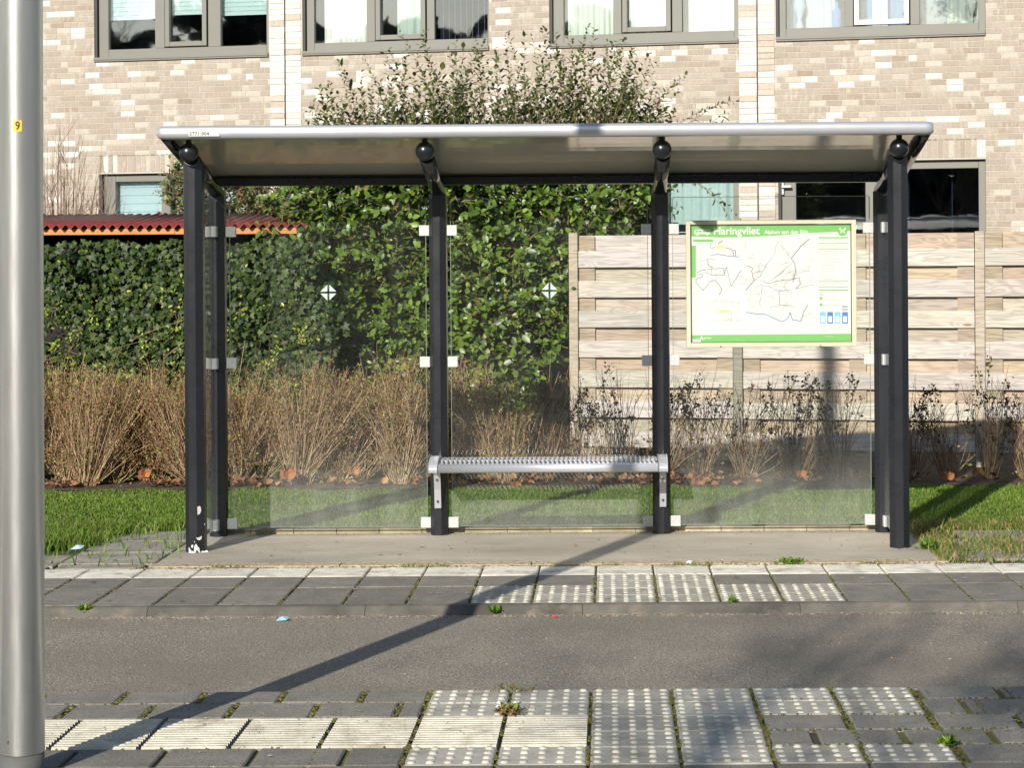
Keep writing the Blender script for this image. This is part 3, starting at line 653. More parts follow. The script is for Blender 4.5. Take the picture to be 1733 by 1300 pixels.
# chipped paint at the foot of the left front post
def octa_front(x, r):                                            # a point on the octagonal post front
    ph = R(22.5 - 8)
    ap = r * math.cos(math.pi / 8)
    vals = []
    for k in range(8):
        a = ph + math.pi/8 + k*math.pi/4 
        nx, ny = math.cos(a), math.sin(a)
        if ny < -.2: vals.append((ap - x*nx)/ny)
    return max(v for v in vals if v < 0)
fx = PXS[0]
def chip(poly):
    pts = []
    for (px, py) in poly:
        q = at(px, py, DF - .055); dx = max(-.054, min(.054, q.x - fx)); pts.append((q.x, DF + octa_front(dx, .0585) - .0022, max(q.z, .002)))
    n = len(pts); cx = sum(p[0] for p in pts)/n; cz = sum(p[2] for p in pts)/n; yy = min(p[1] for p in pts)
    dx = cx - fx; cy = DF + octa_front(dx, .0585) - .0022
    ch = MB(); ch.quadmesh(pts + [(cx, min(cy, cy), cz)], [(i, (i+1) % n, n) for i in range(n)]); ch.build('paint_chip', M['chip'], sh)
def P8(l): return [(280 + a/10, 840 + b_/10) for a, b_ in l]
chip(P8([(540,180),(575,170),(590,190),(598,250),(580,300),(545,320)]))
chip(P8([(520,700),(545,720),(560,700),(590,690),(605,675),(605,720),(580,750),(550,745)]))
chip(P8([(392,985),(392,870),(410,880),(430,930),(475,935),(490,985)]))
chip(P8([(490,985),(485,930),(490,850),(520,805),(545,850),(570,880),(582,985)]))
chip(P8([(582,985),(590,950),(620,930),(650,945),(680,925),(705,945),(712,985)]))
chip(P8([(432,850),(450,825),(470,825),(465,870),(450,880)])); chip(P8([(485,775),(495,760),(498,790)])); chip(P8([(640,480),(655,478),(655,492),(642,492)]))
fx = PXS[3]; chip([(1520.5,929.5),(1520.5,931.5),(1532.5,931.5),(1532.5,928),(1531,927.8),(1530,929.5)])

# roof: front rim (rounded bar), dark side rails, sheet, rear beam
FXL, FXR = at(266, 225, 10.80).x, at(1580, 218, 10.80).x
def rim_profile(n=20):
    pts = []
    for k in range(n):
        a = 2*math.pi*k/n; c, s_ = math.cos(a), math.sin(a)
        pts.append((-.040*abs(c)**.75*math.copysign(1, c), .0365*abs(s_)**.8*math.copysign(1, s_)))
    return pts
rp = rim_profile(28); b = MB(); vs = []; fs = []
stations = [(FXL, .35), (FXL+.004, .62), (FXL+.012, .82), (FXL+.026, .95), (FXL+.045, 1.0), (FXR-.045, 1.0), (FXR-.026, .95), (FXR-.012, .82), (FXR-.004, .62), (FXR, .35)]
for (x, s_) in stations:
    for (yy, zz) in rp: vs.append((x, 10.815 + yy*s_, 2.292 + zz*(.35 + .65*s_)))
n = len(rp)
for i in range(len(stations)-1):
    for k in range(n): fs.append((i*n+k, i*n+(k+1)%n, (i+1)*n+(k+1)%n, (i+1)*n+k))
fs.append(tuple(range(n))); fs.append(tuple(reversed(range((len(stations)-1)*n, len(stations)*n))))
b.quadmesh(vs, fs, smooth=True); rim = b.build('roof_rim', M['alu'], sh)
q = at(319, 231, 10.775)
b = MB(); a0, a1 = at(319.5, 230.5, 10.775), at(371.5, 221, 10.775)
b.box((a0.x, 10.7718, a0.z), (a1.x, 10.776, a1.z)); stk = b.build('number_sticker', M['white'], rim)
text_mesh('number', '2771:004', .0255, (a0.x + .004, 10.7705, a0.z + .0055), M['ink'], stk, bold=.0004, space=1.12)
b = MB(); b.box((a1.x - .030, 10.7703, a0.z+.014), (a1.x - .006, 10.7712, a0.z+.0165)); b.build('small_print', mat('grey_ink', (.4,.4,.4)), stk)
YR = 11.73
for xs in (FXL + .03, FXR - .03):
    b = MB(); b.tube([(xs, 10.84, 2.278), (xs, YR, 2.098)], .028, 20); b.build('side_rail', M['black_edge'], sh)
def roofz(y): return 2.272 + (2.098 - 2.272) * (y - 10.84) / (YR - 10.84)
b = MB(); nx, ny = 3, 10
for k in range(ny):
    y0 = 10.83 + (YR - 10.83)*k/ny; y1 = 10.83 + (YR - 10.83)*(k+1)/ny
    def sag(y): t_ = (y - 10.83)/(YR - 10.83); return roofz(y) + .022*math.sin(math.pi*t_)
    z0, z1 = sag(y0), sag(y1); xa, xb = FXL+.04, FXR-.04
    b.quadmesh([(xa,y0,z0),(xb,y0,z0),(xb,y1,z1),(xa,y1,z1)], [(0,3,2,1)], smooth=True)
    b.quadmesh([(xa,y0,z0+.012),(xb,y0,z0+.012),(xb,y1,z1+.012),(xa,y1,z1+.012)], [(0,1,2,3)], smooth=True)
b.build('roof_panel', M['roofpanel'], sh)
b = MB(); b.box((FXL+.06, YR-.035, 2.040), (FXR-.06, YR+.03, 2.085)); b.box((FXL+.02, YR+.0, 2.087), (FXR-.02, YR+.045, 2.118)); b.build('rear_beam', M['black'], sh, bevel=.004)
# glass
def pane(x0, x1, y0, y1, z0, z1, name='glass_panel'):
    b = MB(); b.box((x0, y0, z0), (x1, y1, z1)); o = b.build(name, M['glass'], sh)
    e = MB(); t = .0015
    if x1 - x0 > y1 - y0:
        e.box((x0-t-.003, y0, z0), (x0-t, y1, z1)); e.box((x1+t, y0, z0), (x1+t+.003, y1, z1)); e.box((x0, y0, z1+t), (x1, y1, z1+t+.003)); e.box((x0, y0, z0-t-.003), (x1, y1, z0-t))
    else: e.box((x0, y0-t-.003, z0), (x1, y0-t, z1)); e.box((x0, y0, z1+t), (x1, y1, z1+t+.003))
    e.build('edge', M['glass_edge'], o); return o
GZ0, GZ1 = .055, 1.955
bays = [(PXS[i] + .075, PXS[i+1] - .075) for i in range(3)]
gl = []
for (a, c) in bays: gl.append(pane(a, c, DR - .005, DR + .005, GZ0, GZ1))
for x in (PXS[0], PXS[3]): pane(x - .005, x + .005, DF + .075, DR - .075, GZ0, GZ1)
for (px, py), gp in (((556, 495), gl[0]), ((930, 492), gl[1])):     # four-triangle marks on the glass
    c = at(px, py, DR); s_ = .046; gpp = .006
    b = MB()
    for sx in (-1, 1):
        for sz in (-1, 1):
            b.rect([(c.x + sx*gpp, DR-.0065, c.z + sz*gpp), (c.x + sx*s_, DR-.0065, c.z + sz*gpp), (c.x + sx*gpp, DR-.0065, c.z + sz*s_)])
    b.build('bird_mark', mat('frosted_mark', (.42,.50,.51), rough=.6), gp)
# clamps
ZC = [1.56 - (v - 450)/291.8 for v in (388, 611, 883.5)]
for i, x in enumerate(PXS):
    for z in ZC:
        for s_ in (-1, 1):
            if (i == 3 and s_ > 0): continue
            b = MB(); xa = x + s_*.050; xb = x + s_*.110
            b.box((min(xa, xb), DR - .014, z - .031), (max(xa, xb), DR + .014, z + .031)); b.build('glass_clamp', M['galv'], sh, bevel=.003)
for x in (PXS[0], PXS[3]):
    for z in ZC:
        b = MB(); b.box((x - .014, DR - .105, z - .031), (x + .014, DR - .05, z + .031)); b.build('glass_clamp', M['galv'], sh, bevel=.003)
        b = MB(); b.box((x - .014, DF + .055, z - .031), (x + .014, DF + .105, z + .031)); b.build('glass_clamp', M['galv'], sh, bevel=.003)

# ================================================================== BENCH
bn = empty('bench', (-.345, 11.45, .2)); tag(bn, 'silver metal slatted bench fixed between the two middle shelter posts', 'bench')
BX0, BX1 = -1.020, .325; BY0, BY1 = 11.28, 11.60
b = MB()
def bar_profile():
    pts = []
    for k in range(18):
        a = 2*math.pi*k/18; pts.append((-.024*math.copysign(abs(math.cos(a))**.7, math.cos(a)), .0255*math.copysign(abs(math.sin(a))**.7, math.sin(a))))
    return pts
def extr(b, prof, x0, x1, yc, zc):
    n = len(prof); vs = [(x0, yc+p[0], zc+p[1]) for p in prof] + [(x1, yc+p[0], zc+p[1]) for p in prof]
    b.quadmesh(vs, [(k, (k+1)%n, n+(k+1)%n, n+k) for k in range(n)], smooth=True); m_ = len(b.v) - 2*n
    b.f.append([m_+k for k in range(n)]); b.m.append(0); b.sm.append(False); b.f.append([m_+n+k for k in reversed(range(n))]); b.m.append(0); b.sm.append(False)
extr(b, bar_profile(), BX0 + .055, BX1 - .055, BY0, .4265); b.build('front_bar', M['alu'], bn)
b = MB(); extr(b, bar_profile(), BX0 + .055, BX1 - .055, BY1, .4265); b.build('rear_bar', M['alu'], bn)
def slat_z(t): return .452 + .026*math.sin(math.pi*min(1, t*1.02))**.8 if t > 0 else .452
b = MB(); ns = 47
for k in range(ns):
    x = BX0 + .075 + (BX1 - BX0 - .15)*k/(ns-1)
    path = [(x, BY0 + (BY1-BY0)*t, .4455 + .022*math.sin(math.pi*(.08+.84*t))) for t in [i/8 for i in range(9)]]
    b.tube(path, .0062, 8)
for t in (.3, .7): b.box((BX0+.06, BY0+(BY1-BY0)*t-.003, .4475), (BX1-.06, BY0+(BY1-BY0)*t+.003, .4655))
b.build('seat_slats', M['alu'], bn)
for (xa, xb) in ((BX0, BX0+.052), (BX1-.052, BX1)):
    b = MB(); prof = []
    for k in range(25):
        t = k/24; prof.append((BY0 - .026 + (BY1-BY0+.052)*t, .4265 + .055*min(1, (math.sin(math.pi*t))**.45*1.0)))
    prof += [(BY1 + .026, .402), (BY0 - .022, .402)]
    n = len(prof); vs = [(xa, p[0], p[1]) for p in prof] + [(xb, p[0], p[1]) for p in prof]
    b.quadmesh(vs, [tuple(range(n)), tuple(reversed(range(n, 2*n)))] + [(k, (k+1)%n, n+(k+1)%n, n+k) for k in range(n)])
    b.build('end_cap', M['alu'], bn, bevel=.006, seg=3)
for xm in (PXS[1] - .005, PXS[2] + .005):
    b = MB(); t = .005
    path = [(11.50, .40), (11.555, .36), (11.585, .28), (11.604, .165)]
    for i in range(3):
        (ya, za), (yb_, zb) = path[i], path[i+1]
        b.quadmesh([(xm-.019,ya,za),(xm+.019,ya,za),(xm+.019,yb_,zb),(xm-.019,yb_,zb),(xm-.019,ya+.012,za),(xm+.019,ya+.012,za),(xm+.019,yb_+.012,zb),(xm-.019,yb_+.012,zb)],
                   [(3,2,1,0),(4,5,6,7),(1,2,6,5),(0,4,7,3),(2,3,7,6),(0,1,5,4)])
    br = b.build('bracket', M['alu'], bn)
    b = MB()
    for (y_, z_) in ((11.567, .333), (11.598, .205)): b = MB(); b.tube([(xm, y_+.002, z_), (xm, y_-.006, z_)], .0075, 14); b.build('bolt', M['ink'], br)
b = MB(); b.box((BX0+.02, 11.45, .400), (BX1-.02, 11.49, .418)); b.build('under_beam', M['alu'], bn)

# ================================================================== MAP SIGN on the rear glass
SD = 11.712
sg = empty('map_board', at(1305, 588, SD)); tag(sg, 'green and white bus map board in a cream frame behind the right glass', 'information board')
def PQ(cx, cy, lay=0.0):
    p = at(1140 + cx/5.2515, 360 + cy/5.25, SD); return Vector((p.x, SD - lay, p.z))
A_, B_ = at(1160.5, 373, SD), at(1449.5, 586.5, SD); A_.z = (A_.z + at(1449, 371, SD).z)/2; B_.z = (B_.z + at(1160, 588, SD).z)/2
IA, IB = at(1168, 379, SD), at(1441.5, 579.5, SD)
IA.z = (PQ(150, 105).z + PQ(1583, 97).z)/2; IB.z = (PQ(150, 1160).z + PQ(1583, 1145).z)/2
b = MB(); y0, y1 = SD - .022, SD + .02
b.box((A_.x, y0, B_.z), (IA.x, y1, A_.z)); b.box((IB.x, y0, B_.z), (B_.x, y1, A_.z)); b.box((IA.x, y0, IA.z), (IB.x, y1, A_.z - .0003)); b.box((IA.x, y0, B_.z + .0003), (IB.x, y1, IB.z))
fr = b.build('frame', M['cream'], sg, bevel=.003)
b = MB()
for px in (1219.5, 1388): b = MB(); q = at(px, 586.5, SD); b.sphere((q.x, y0 - .001, B_.z + .006), .004, 10, 6); b.build('screw', M['ink'], fr)
b = MB(); e_ = .004
b.box((IA.x+.001, SD-.012, IB.z), (IA.x + e_, SD+.012, IA.z)); b.box((IB.x - e_, SD-.012, IB.z), (IB.x-.001, SD+.012, IA.z)); b.box((IA.x+e_, SD-.012, IA.z - e_), (IB.x-e_, SD+.012, IA.z-.001)); b.box((IA.x+e_, SD-.012, IB.z+.001), (IB.x-e_, SD+.012, IB.z + e_))
b.build('rubber_seal', mat('green_black_seal', (.03,.06,.03)), fr)
b = MB(); b.box((IA.x + e_, SD - .002, IB.z + e_), (IB.x - e_, SD + .012, IA.z - e_)); po = b.build('poster', M['white'], sg)
L0, L1_, L2_, L3_ = .0028, .0034, .0040, .0046
b = MB()
top = [PQ(160, 108, L0), PQ(1573, 100, L0), PQ(1573, 158, L0), PQ(1480, 168, L0), PQ(1200, 178, L0), PQ(900, 202, L0), PQ(600, 216, L0), PQ(400, 218, L0), PQ(160, 208, L0)]
for p in top[:2]: p.z = IA.z - e_ - .001
for p in (top[0], top[-1]): p.x = IA.x + e_ + .001
b.rect(list(reversed(top)))
bot = [PQ(160, 1088, L0), PQ(1575, 1075, L0), PQ(1575, 1140, L0), PQ(160, 1150, L0)]; bot[2].z = bot[3].z = IB.z + e_ + .001; bot[0].x = bot[3].x = IA.x + e_ + .001
b.rect(list(reversed(bot)))
b.rect([PQ(160,575,L0),PQ(197,575,L0),PQ(197,293,L0),PQ(160,293,L0)])
b.rect([PQ(175,258,L0),PQ(350,258,L0),PQ(350,236,L0),PQ(175,236,L0)])
for y_ in (221, 272, 320, 605, 659, 689): h_ = 5 if y_ in (221, 689) else 2.6; b.rect([PQ(1290,y_+h_,L0),PQ(1552,y_+h_,L0),PQ(1552,y_-h_,L0),PQ(1290,y_-h_,L0)])
def disc(b, cx, cy, r, lay, K=24, col=(1,1,1), mi=0): b.rect([PQ(cx + r*math.cos(-2*math.pi*k/K), cy - r*math.sin(-2*math.pi*k/K), lay) for k in range(K)][::-1], col, mi)
disc(b, 1310, 760, 13, L0); disc(b, 1310, 817, 13, L0); disc(b, 1310, 722, 13, L0)
disc(b, 1500, 162, 44, L1_)
b.build('green_print', M['green'], po)
b = MB()                                                          # white marks: bus icon, butterfly emblem, corner label
bus = [(183,190),(183,160),(192,148),(318,146),(324,160),(324,190)]
b.rect([PQ(a, c, L1_) for a, c in bus]); disc(b, 212, 192, 12, L2_); disc(b, 298, 190, 12, L2_)
for s_ in (-1, 1):
    b.rect([PQ(1500, 158, L2_+.0003*(s_+1)), PQ(1500+s_*24, 128, L2_+.0003*(s_+1)), PQ(1500+s_*30, 146, L2_+.0003*(s_+1)), PQ(1500+s_*14, 160, L2_+.0003*(s_+1))][::s_])
    b.rect([PQ(1500, 160, L2_+.0003*(s_+1)), PQ(1500+s_*16, 162, L2_+.0003*(s_+1)), PQ(1500+s_*24, 184, L2_+.0003*(s_+1)), PQ(1500+s_*8, 178, L2_+.0003*(s_+1))][::s_])
b.rect([PQ(155,1153,L1_), PQ(243,1151,L1_), PQ(243,1124,L1_), PQ(155,1126,L1_)])
b.rect([PQ(230,1128,L1_), PQ(244,1128,L1_), PQ(250,1112,L1_), PQ(256,1128,L1_), PQ(268,1128,L1_), PQ(250,1090,L1_)])
disc(b, 1310, 722, 9, L1_)
b.build('white_print', M['white'], po)
b = MB()
for k in range(4): x_ = 194 + k*32; b.rect([PQ(x_, 172, L2_), PQ(x_+22, 172, L2_), PQ(x_+22, 156, L2_), PQ(x_, 156, L2_)])
b.build('bus_windows', M['green'], po)
def ptext(s, cx, cy, size, mt, **k): q = PQ(cx, cy, k.pop('lay', L1_)); return text_mesh('lettering', s, size, q, mt, po, **k)
ptext('Haringvliet', 352, 192, .0615, M['white'], bold=.0016, space=1.0)
ptext('Alphen aan den Rijn', 808, 187, .0315, M['white'], bold=.0009)
ptext('arriva', 268, 1122, .019, M['white'], bold=.0004)
GI = mat('grey_print', (.45,.45,.43))
ptext('HOLLAND', 1392, 1030, .0158, GI); ptext('Zuid', 1325, 1050, .0158, GI, bold=.0003); ptext('provincie', 1308, 1020, .007, GI)
ptext('reisinformatie', 1340, 1102, .009, M['white']); ptext('97', 160, 1146, .012, M['ink'], lay=L2_)
# the route map: coloured lines
b = MB(); rl = random.Random(5)
def line(pts, wd, col, lay=L1_):
    col = tuple(c**1.9*.66 for c in col)
    P_ = [PQ(a, c, lay) for a, c in pts]
    for i in range(len(P_)-1):
        d = (P_[i+1]-P_[i]); n_ = Vector((-d.z, 0, d.x)).normalized()*wd
        b.quadmesh([P_[i]-n_, P_[i+1]-n_, P_[i+1]+n_, P_[i]+n_], [(0,1,2,3)], col)
def wob(pts, n=4, amp=7):
    o_ = []
    for i in range(len(pts)-1):
        for k in range(n):
            t = k/n; o_.append((pts[i][0]+(pts[i+1][0]-pts[i][0])*t + rl.gauss(0, amp*(k>0)*.5), pts[i][1]+(pts[i+1][1]-pts[i][1])*t + rl.gauss(0, amp*(k>0)*.5)))
    return o_ + [pts[-1]]
W_ = .0016
GR_, BL_, RD_, LB_ = (.30,.30,.36), (.36,.45,.62), (.45,.22,.26), (.33,.58,.74)
line([(395,280),(405,262),(430,258),(430,236)], W_, RD_)
line(wob([(372,300),(345,318),(325,310),(325,275),(350,268)],2,3), W_*.8, (.55,.55,.62))
line(wob([(460,308),(510,322),(528,345),(530,385)],2,2), W_, GR_); line([(530,332),(548,335),(552,388)], W_, GR_)
line(wob([(330,375),(390,366),(470,382),(570,390),(600,430)],3,3), W_, BL_)
line(wob([(205,440),(300,412),(330,408),(372,420)],3,4), W_*.7, (.62,.66,.74)); line(wob([(300,412),(305,450),(320,480),(345,484)],2,3), W_*.9, GR_)
line([(270,510),(330,498),(445,492),(450,555),(340,555),(275,525)], W_*.9, (.5,.5,.55)); line([(335,498),(338,550)], W_*.7, (.6,.6,.6)); line([(375,497),(378,552)], W_*.7, (.65,.65,.65))
line(wob([(205,530),(270,505)],3,3), W_*.9, BL_); line(wob([(205,550),(255,545),(258,570),(200,590),(195,615),(258,690),(330,605)],3,3), W_*.9, (.5,.55,.68))
line([(450,540),(470,480),(510,655),(600,505)], W_*.9, (.5,.5,.5)); line(wob([(330,605),(375,600),(430,680),(405,730)],4,4), W_*1.2, (.50,.55,.45))
line(wob([(640,690),(715,600),(760,570)],3,4), W_*1.1, (.4,.4,.48)); line(wob([(760,580),(820,470),(890,370),(930,240)],5,8), W_*.9, (.60,.72,.80))
line(wob([(1212,232),(1135,290),(1045,405),(1075,440),(1082,520),(1060,625)],4,4), W_*1.1, (.45,.42,.52))
line(wob([(640,480),(690,480),(700,560),(720,590)],4,10), W_, (.70,.40,.36)); line(wob([(750,600),(830,625),(880,618),(960,600),(1060,590),(1120,580),(1125,640),(1085,670)],4,7), W_*.9, (.62,.52,.58))
line(wob([(770,640),(850,655),(930,695),(1040,680),(1250,640)],5,8), W_*.8, (.62,.66,.74)); line([(935,695),(942,820)], W_, (.5,.5,.5)); line(wob([(850,840),(942,820),(1050,825)],3,4), W_*.8, (.6,.6,.6))
line(wob([(790,650),(780,740),(760,790),(800,865)],4,7), W_*.8, (.66,.66,.66)); line(wob([(640,885),(820,905),(960,968),(1010,940),(1035,885),(1060,955),(1130,965),(1150,900),(1190,820)],4,7), W_*1.3, LB_)
line(wob([(930,250),(1000,350),(1050,400)],5,10), W_*.7, (.75,.75,.75)); line(wob([(860,600),(950,540),(1060,440)],5,10), W_*.8, (.66,.70,.76)); line(wob([(1100,540),(1200,505),(1250,380)],4,8), W_*.7, (.8,.78,.78)); line(wob([(1200,510),(1245,640)],4,8), W_*.7, (.75,.78,.72))
line(wob([(660,790),(690,700),(760,640)],4,9), W_*.7, (.78,.78,.78)); line(wob([(1020,440),(900,470),(800,480),(770,440),(800,350),(880,280)],6,10), W_*.6, (.8,.82,.8))
for k in range(150):                                            # fine street network
    cx_, cy_ = (rl.uniform(655, 1240), rl.uniform(250, 960)) if k % 3 else (rl.uniform(215, 590), rl.uniform(300, 960))
    if k % 2: cx_, cy_ = rl.gauss(*((790, 130) if k % 4 == 1 else (1050, 110))), rl.gauss(620, 130)
    cx_ = min(max(cx_, 215), 1245); a_ = rl.uniform(0, 6.28); L_ = rl.uniform(25, 90)
    line(wob([(cx_, cy_), (cx_ + L_*math.cos(a_), cy_ + L_*math.sin(a_)), (cx_ + L_*math.cos(a_+.5)*1.6, cy_ + L_*math.sin(a_+.5)*1.6)], 2, 8), W_*.45, rl.choice([(.80,.80,.82), (.78,.74,.72), (.76,.82,.86), (.82,.82,.74)]))
for (x0, y0_, x1, y1_) in ((320,775,600,800),(330,960,600,955),(520,780,510,990),(575,780,570,985),(450,930,520,950),(640,230,640,350),(650,370,720,370),(650,402,720,402)): line([(x0,y0_),(x1,y1_)], W_*.6, (.76,.70,.70))
b.rect([PQ(372,312,L2_), PQ(462,312,L2_), PQ(466,293,L2_), PQ(376,293,L2_)], (.72,.72,.12)); b.rect([PQ(395,884,L2_), PQ(495,882,L2_), PQ(500,863,L2_), PQ(420,863,L2_)], (.72,.72,.12))
b.rect([PQ(505,470,L0), PQ(540,580,L0), PQ(600,500,L0), PQ(590,400,L0), PQ(510,410,L0)], (.70,.80,.84))
disc(b, 765, 600, 32, L0, col=(.80,.74,.66)); disc(b, 1058, 670, 26, L0, col=(.80,.74,.72)); disc(b, 845, 538, 10, L2_, col=(.65,.6,.68))
for k, c in enumerate(((.16,.42,.68),(.06,.16,.36),(.16,.44,.72),(.05,.18,.42))):
    x_ = 1300 + k*66; b.rect([PQ(x_,985,L0), PQ(x_+50,985,L0), PQ(x_+50,882,L0), PQ(x_,882,L0)], c); b.rect([PQ(x_+10,972,L1_), PQ(x_+40,972,L1_), PQ(x_+40,920,L1_), PQ(x_+10,920,L1_)], (.66,.76,.84))
for y_ in (834, 860): b.rect([PQ(1497,y_+6,L0), PQ(1548,y_+6,L0), PQ(1548,y_-6,L0), PQ(1497,y_-6,L0)], (.22,.24,.36))
for y_ in (340,365,390,415,440,465,490,515,540,565,590,625,640,725,738,762,775,819,832,290,240): line([(1330 if y_ > 700 else 1292, y_), (1330 + rl.randint(80, 215), y_)], W_*.5, (.74,.74,.74))
b.build('route_map', M['print'], po)


# ================================================================== WOODEN FENCE
FP = Plane(16.0)
def fpt(u, v, z): return FP.world(u, v, z)
def fbox(b, u0, u1, v0, v1, z0, z1, col):
    P = [fpt(u, v, z) for z in (z0, z1) for (u, v) in ((u0,v0),(u1,v0),(u1,v1),(u0,v1))]
    b.quadmesh(P, [(3,2,1,0),(4,5,6,7),(0,1,5,4),(1,2,6,5),(2,3,7,6),(3,0,4,7)], col)
fu = lambda px: FP.uv(px, 430)[0]
ftop = 1.56 - (FP.uv(1300, 450)[1] - FP.uv(1300, 450)[1]); ftop = FP.uv(1300, 394.5)[1]
fe = empty('board_fence', fpt(fu(972), 0, 0), -TH); tag(fe, 'pale weathered horizontal board fence behind the right half of the shelter', 'fence')
posts = [fu(971.5), fu(1248.5), fu(1658)]; posts += [posts[2] + 1.88, posts[2] + 3.76]
PW = .036
pitch = .2385; FB = .134
WHT = (.465,.43,.38); ORG = (.42,.34,.255); PST = (.40,.35,.27)
def jc(c, j=.1):
    q_ = 1 + random.uniform(-j, j); return (c[0]*q_, c[1]*q_*random.uniform(.97, 1.02), c[2]*q_*random.uniform(.93, 1.06))
for i, u in enumerate(posts):
    b = MB(); fbox(b, u - PW, u + PW, -.036, .036, -.05, ftop + (.015 if i == 0 else .0), jc((.40,.34,.265) if i != 1 else (.24,.235,.195), .04))
    b.build('post', M['wood'], fe, bevel=.004)
for i in range(len(posts) - 1):
    a, c = posts[i] + PW + .004, posts[i+1] - PW - .004
    bt = MB()
    bts = [(a + .002, a + .130), (c - .130, c - .002)]
    if c - a > 1.5: bts.append(((a+c)/2 - .066, (a+c)/2 + .066))
    for (u0, u1) in bts: fbox(bt, u0, u1, -.006, .014, .03, ftop - .012, jc((.35,.29,.215), .08))
    bt.build('batten', M['wood'], fe, bevel=.002)
    fb = MB(); rb_ = MB(); dz = random.uniform(-.006, .006) if i else 0
    z = ftop - .006
    z -= .122 if True else 0
    first = True
    rb_.box((0,0,0),(0,0,0)) if False else None
    fbox(rb_, a + .002, c - .002, .016, .032, z - .01, ftop - .006 + dz, jc(ORG if i else WHT, .1))
    while z > .02:
        z1 = z; z0 = max(z - FB, .02)
        fbox(fb, a, c, -.026, -.008, z0 + dz, z1 + dz, jc(WHT, .12))
        z = z0 - (pitch - FB)
        if z > .02: fbox(rb_, a + .002, c - .002, .016, .032, z - .014 + dz, z0 + .012 + dz, jc(ORG if random.random() < .6 else (.42,.375,.31), .14))
    fb.build('front_boards', M['wood'], fe, bevel=.004); rb_.build('rear_boards', M['wood'], fe, bevel=.002)

# ================================================================== GARDEN SHED with the red corrugated roof
sh2 = empty('garden_shed', (-3.4, 17.0, 0)); tag(sh2, 'low dark shed with red corrugated roof and orange timber fascia behind the ivy', 'shed')
b = MB()
for j_ in range(26):
    for i_ in range(46):
        x0 = -9.0 + i_*.215 + (.107 if j_ % 2 else 0); z0 = .05 + j_*.072
        q_ = random.uniform(.8, 1.2); b.box((x0, 17.20, z0), (x0 + .205, 17.24, z0 + .062), (.045*q_, .050*q_, .065*q_))
b.build('wall', M['shed'], sh2)
b = MB(); b.box((-9.1, 17.225, 0), (.6, 17.5, 1.93), (.10,.11,.12)); b.build('mortar_wall', M['shed'], sh2)
ra, rb2 = at(20, 388, 16.35), at(519, 379, 16.35)
xa, xb = -6.2, rb2.x; za = at(297, 383.5, 16.35).z
b = MB(); NX = 900; per = .0765; P_ = []
ys = [(16.35, 0.0), (16.9, .055), (17.65, .125)]
vs = []
for (y_, dz) in ys:
    for i in range(NX + 1):
        x = xa + (xb - xa)*i/NX; vs.append((x, y_, za + dz + .0165*math.sin(2*math.pi*x/per)))
fs = [(j*(NX+1)+i, j*(NX+1)+i+1, (j+1)*(NX+1)+i+1, (j+1)*(NX+1)+i) for j in range(2) for i in range(NX)]
b.quadmesh(vs, fs, smooth=True); ro = b.build('roof', M['roof_red'], sh2); so = ro.modifiers.new('solid', 'SOLIDIFY'); so.thickness = .006; so.offset = 1
b = MB(); zt = at(290, 388, 16.40).z; zb = at(290, 396.5, 16.40).z
x = xa
while x < xb - .05:
    x1 = min(x + random.uniform(1.2, 1.6), xb - .05); b.box((x + .001, 16.40, zb + random.uniform(-.002, .002)), (x1 - .001, 16.425, za - .012)); x = x1
b.build('fascia_board', M['fascia_wood'], sh2, bevel=.002)

# ================================================================== IVY HEDGE
ih = empty('ivy_hedge', (-3.6, 15.7, 0)); tag(ih, 'dense dark green ivy covering a fence left of the broad leaved shrub', 'ivy')
b = MB(); b.box((-7.6, 15.86, 0), (-2.35, 15.9, 1.74)); b.build('support_fence', M['wirefence'], ih)
n = 21000
x = rng.uniform(-7.4, -1.65, n); z = rng.uniform(.1, 1.80, n)
bulge = .10*np.sin(x*2.9 + 1) * np.sin(z*4.1) + .07*np.sin(x*7.3 + z*5)
yy = 15.72 - bulge + rng.exponential(.06, n)
zt_ = 1.79 + .03*np.sin(x*9); ok = (z < zt_) & (x < -2.22 + .10*np.sin(z*7) + .12*(z < .75) + rng.normal(0, .05, n)); x, yy, z = x[ok], yy[ok], z[ok]; n = len(x)
P = np.c_[x, yy, z]
d = np.c_[rng.normal(0, .55, n), rng.normal(-.25, .3, n), -np.abs(rng.normal(.8, .35, n))]
nn = np.c_[rng.normal(-.05, .45, n), -np.ones(n), rng.normal(.35, .5, n)]
leaf_cloud('leaves', P, d, nn, rng.uniform(.030, .070, n)*np.where(rng.random(n) < .1, 1.35, 1), pick(n, [(.030,.054,.010), (.046,.076,.013), (.015,.032,.008), (.072,.102,.020), (.060,.078,.026)], .2, [.33,.27,.2,.12,.08]), IVY_V, IVY_F, M['ivy'], ih, 1.1)
n = 1500                                                       # yellow green young clusters
cx = rng.uniform(-7.2, -2.3, 210); cz = rng.uniform(.45, 1.65, 210)
wgt = np.exp(-((cz - .95)/.4)**2); ci = rng.choice(210, n, p=wgt/wgt.sum())
P = np.c_[cx[ci] + rng.normal(0, .035, n), 15.60 + rng.normal(0, .05, n), cz[ci] + rng.normal(0, .03, n)]
leaf_cloud('young_leaves', P, rng.normal(0, 1, (n, 3)), np.c_[rng.normal(0, .5, (n, 1)), -np.ones((n, 1)), rng.normal(.4, .5, (n, 1))], rng.uniform(.018, .040, n), pick(n, [(.25,.30,.04), (.18,.26,.03), (.34,.33,.07)], .2), LEAF_V, LEAF_F, M['ivy'], ih, 1.1)
nS = 60
t = np.linspace(0, 1, 7)[None, :]
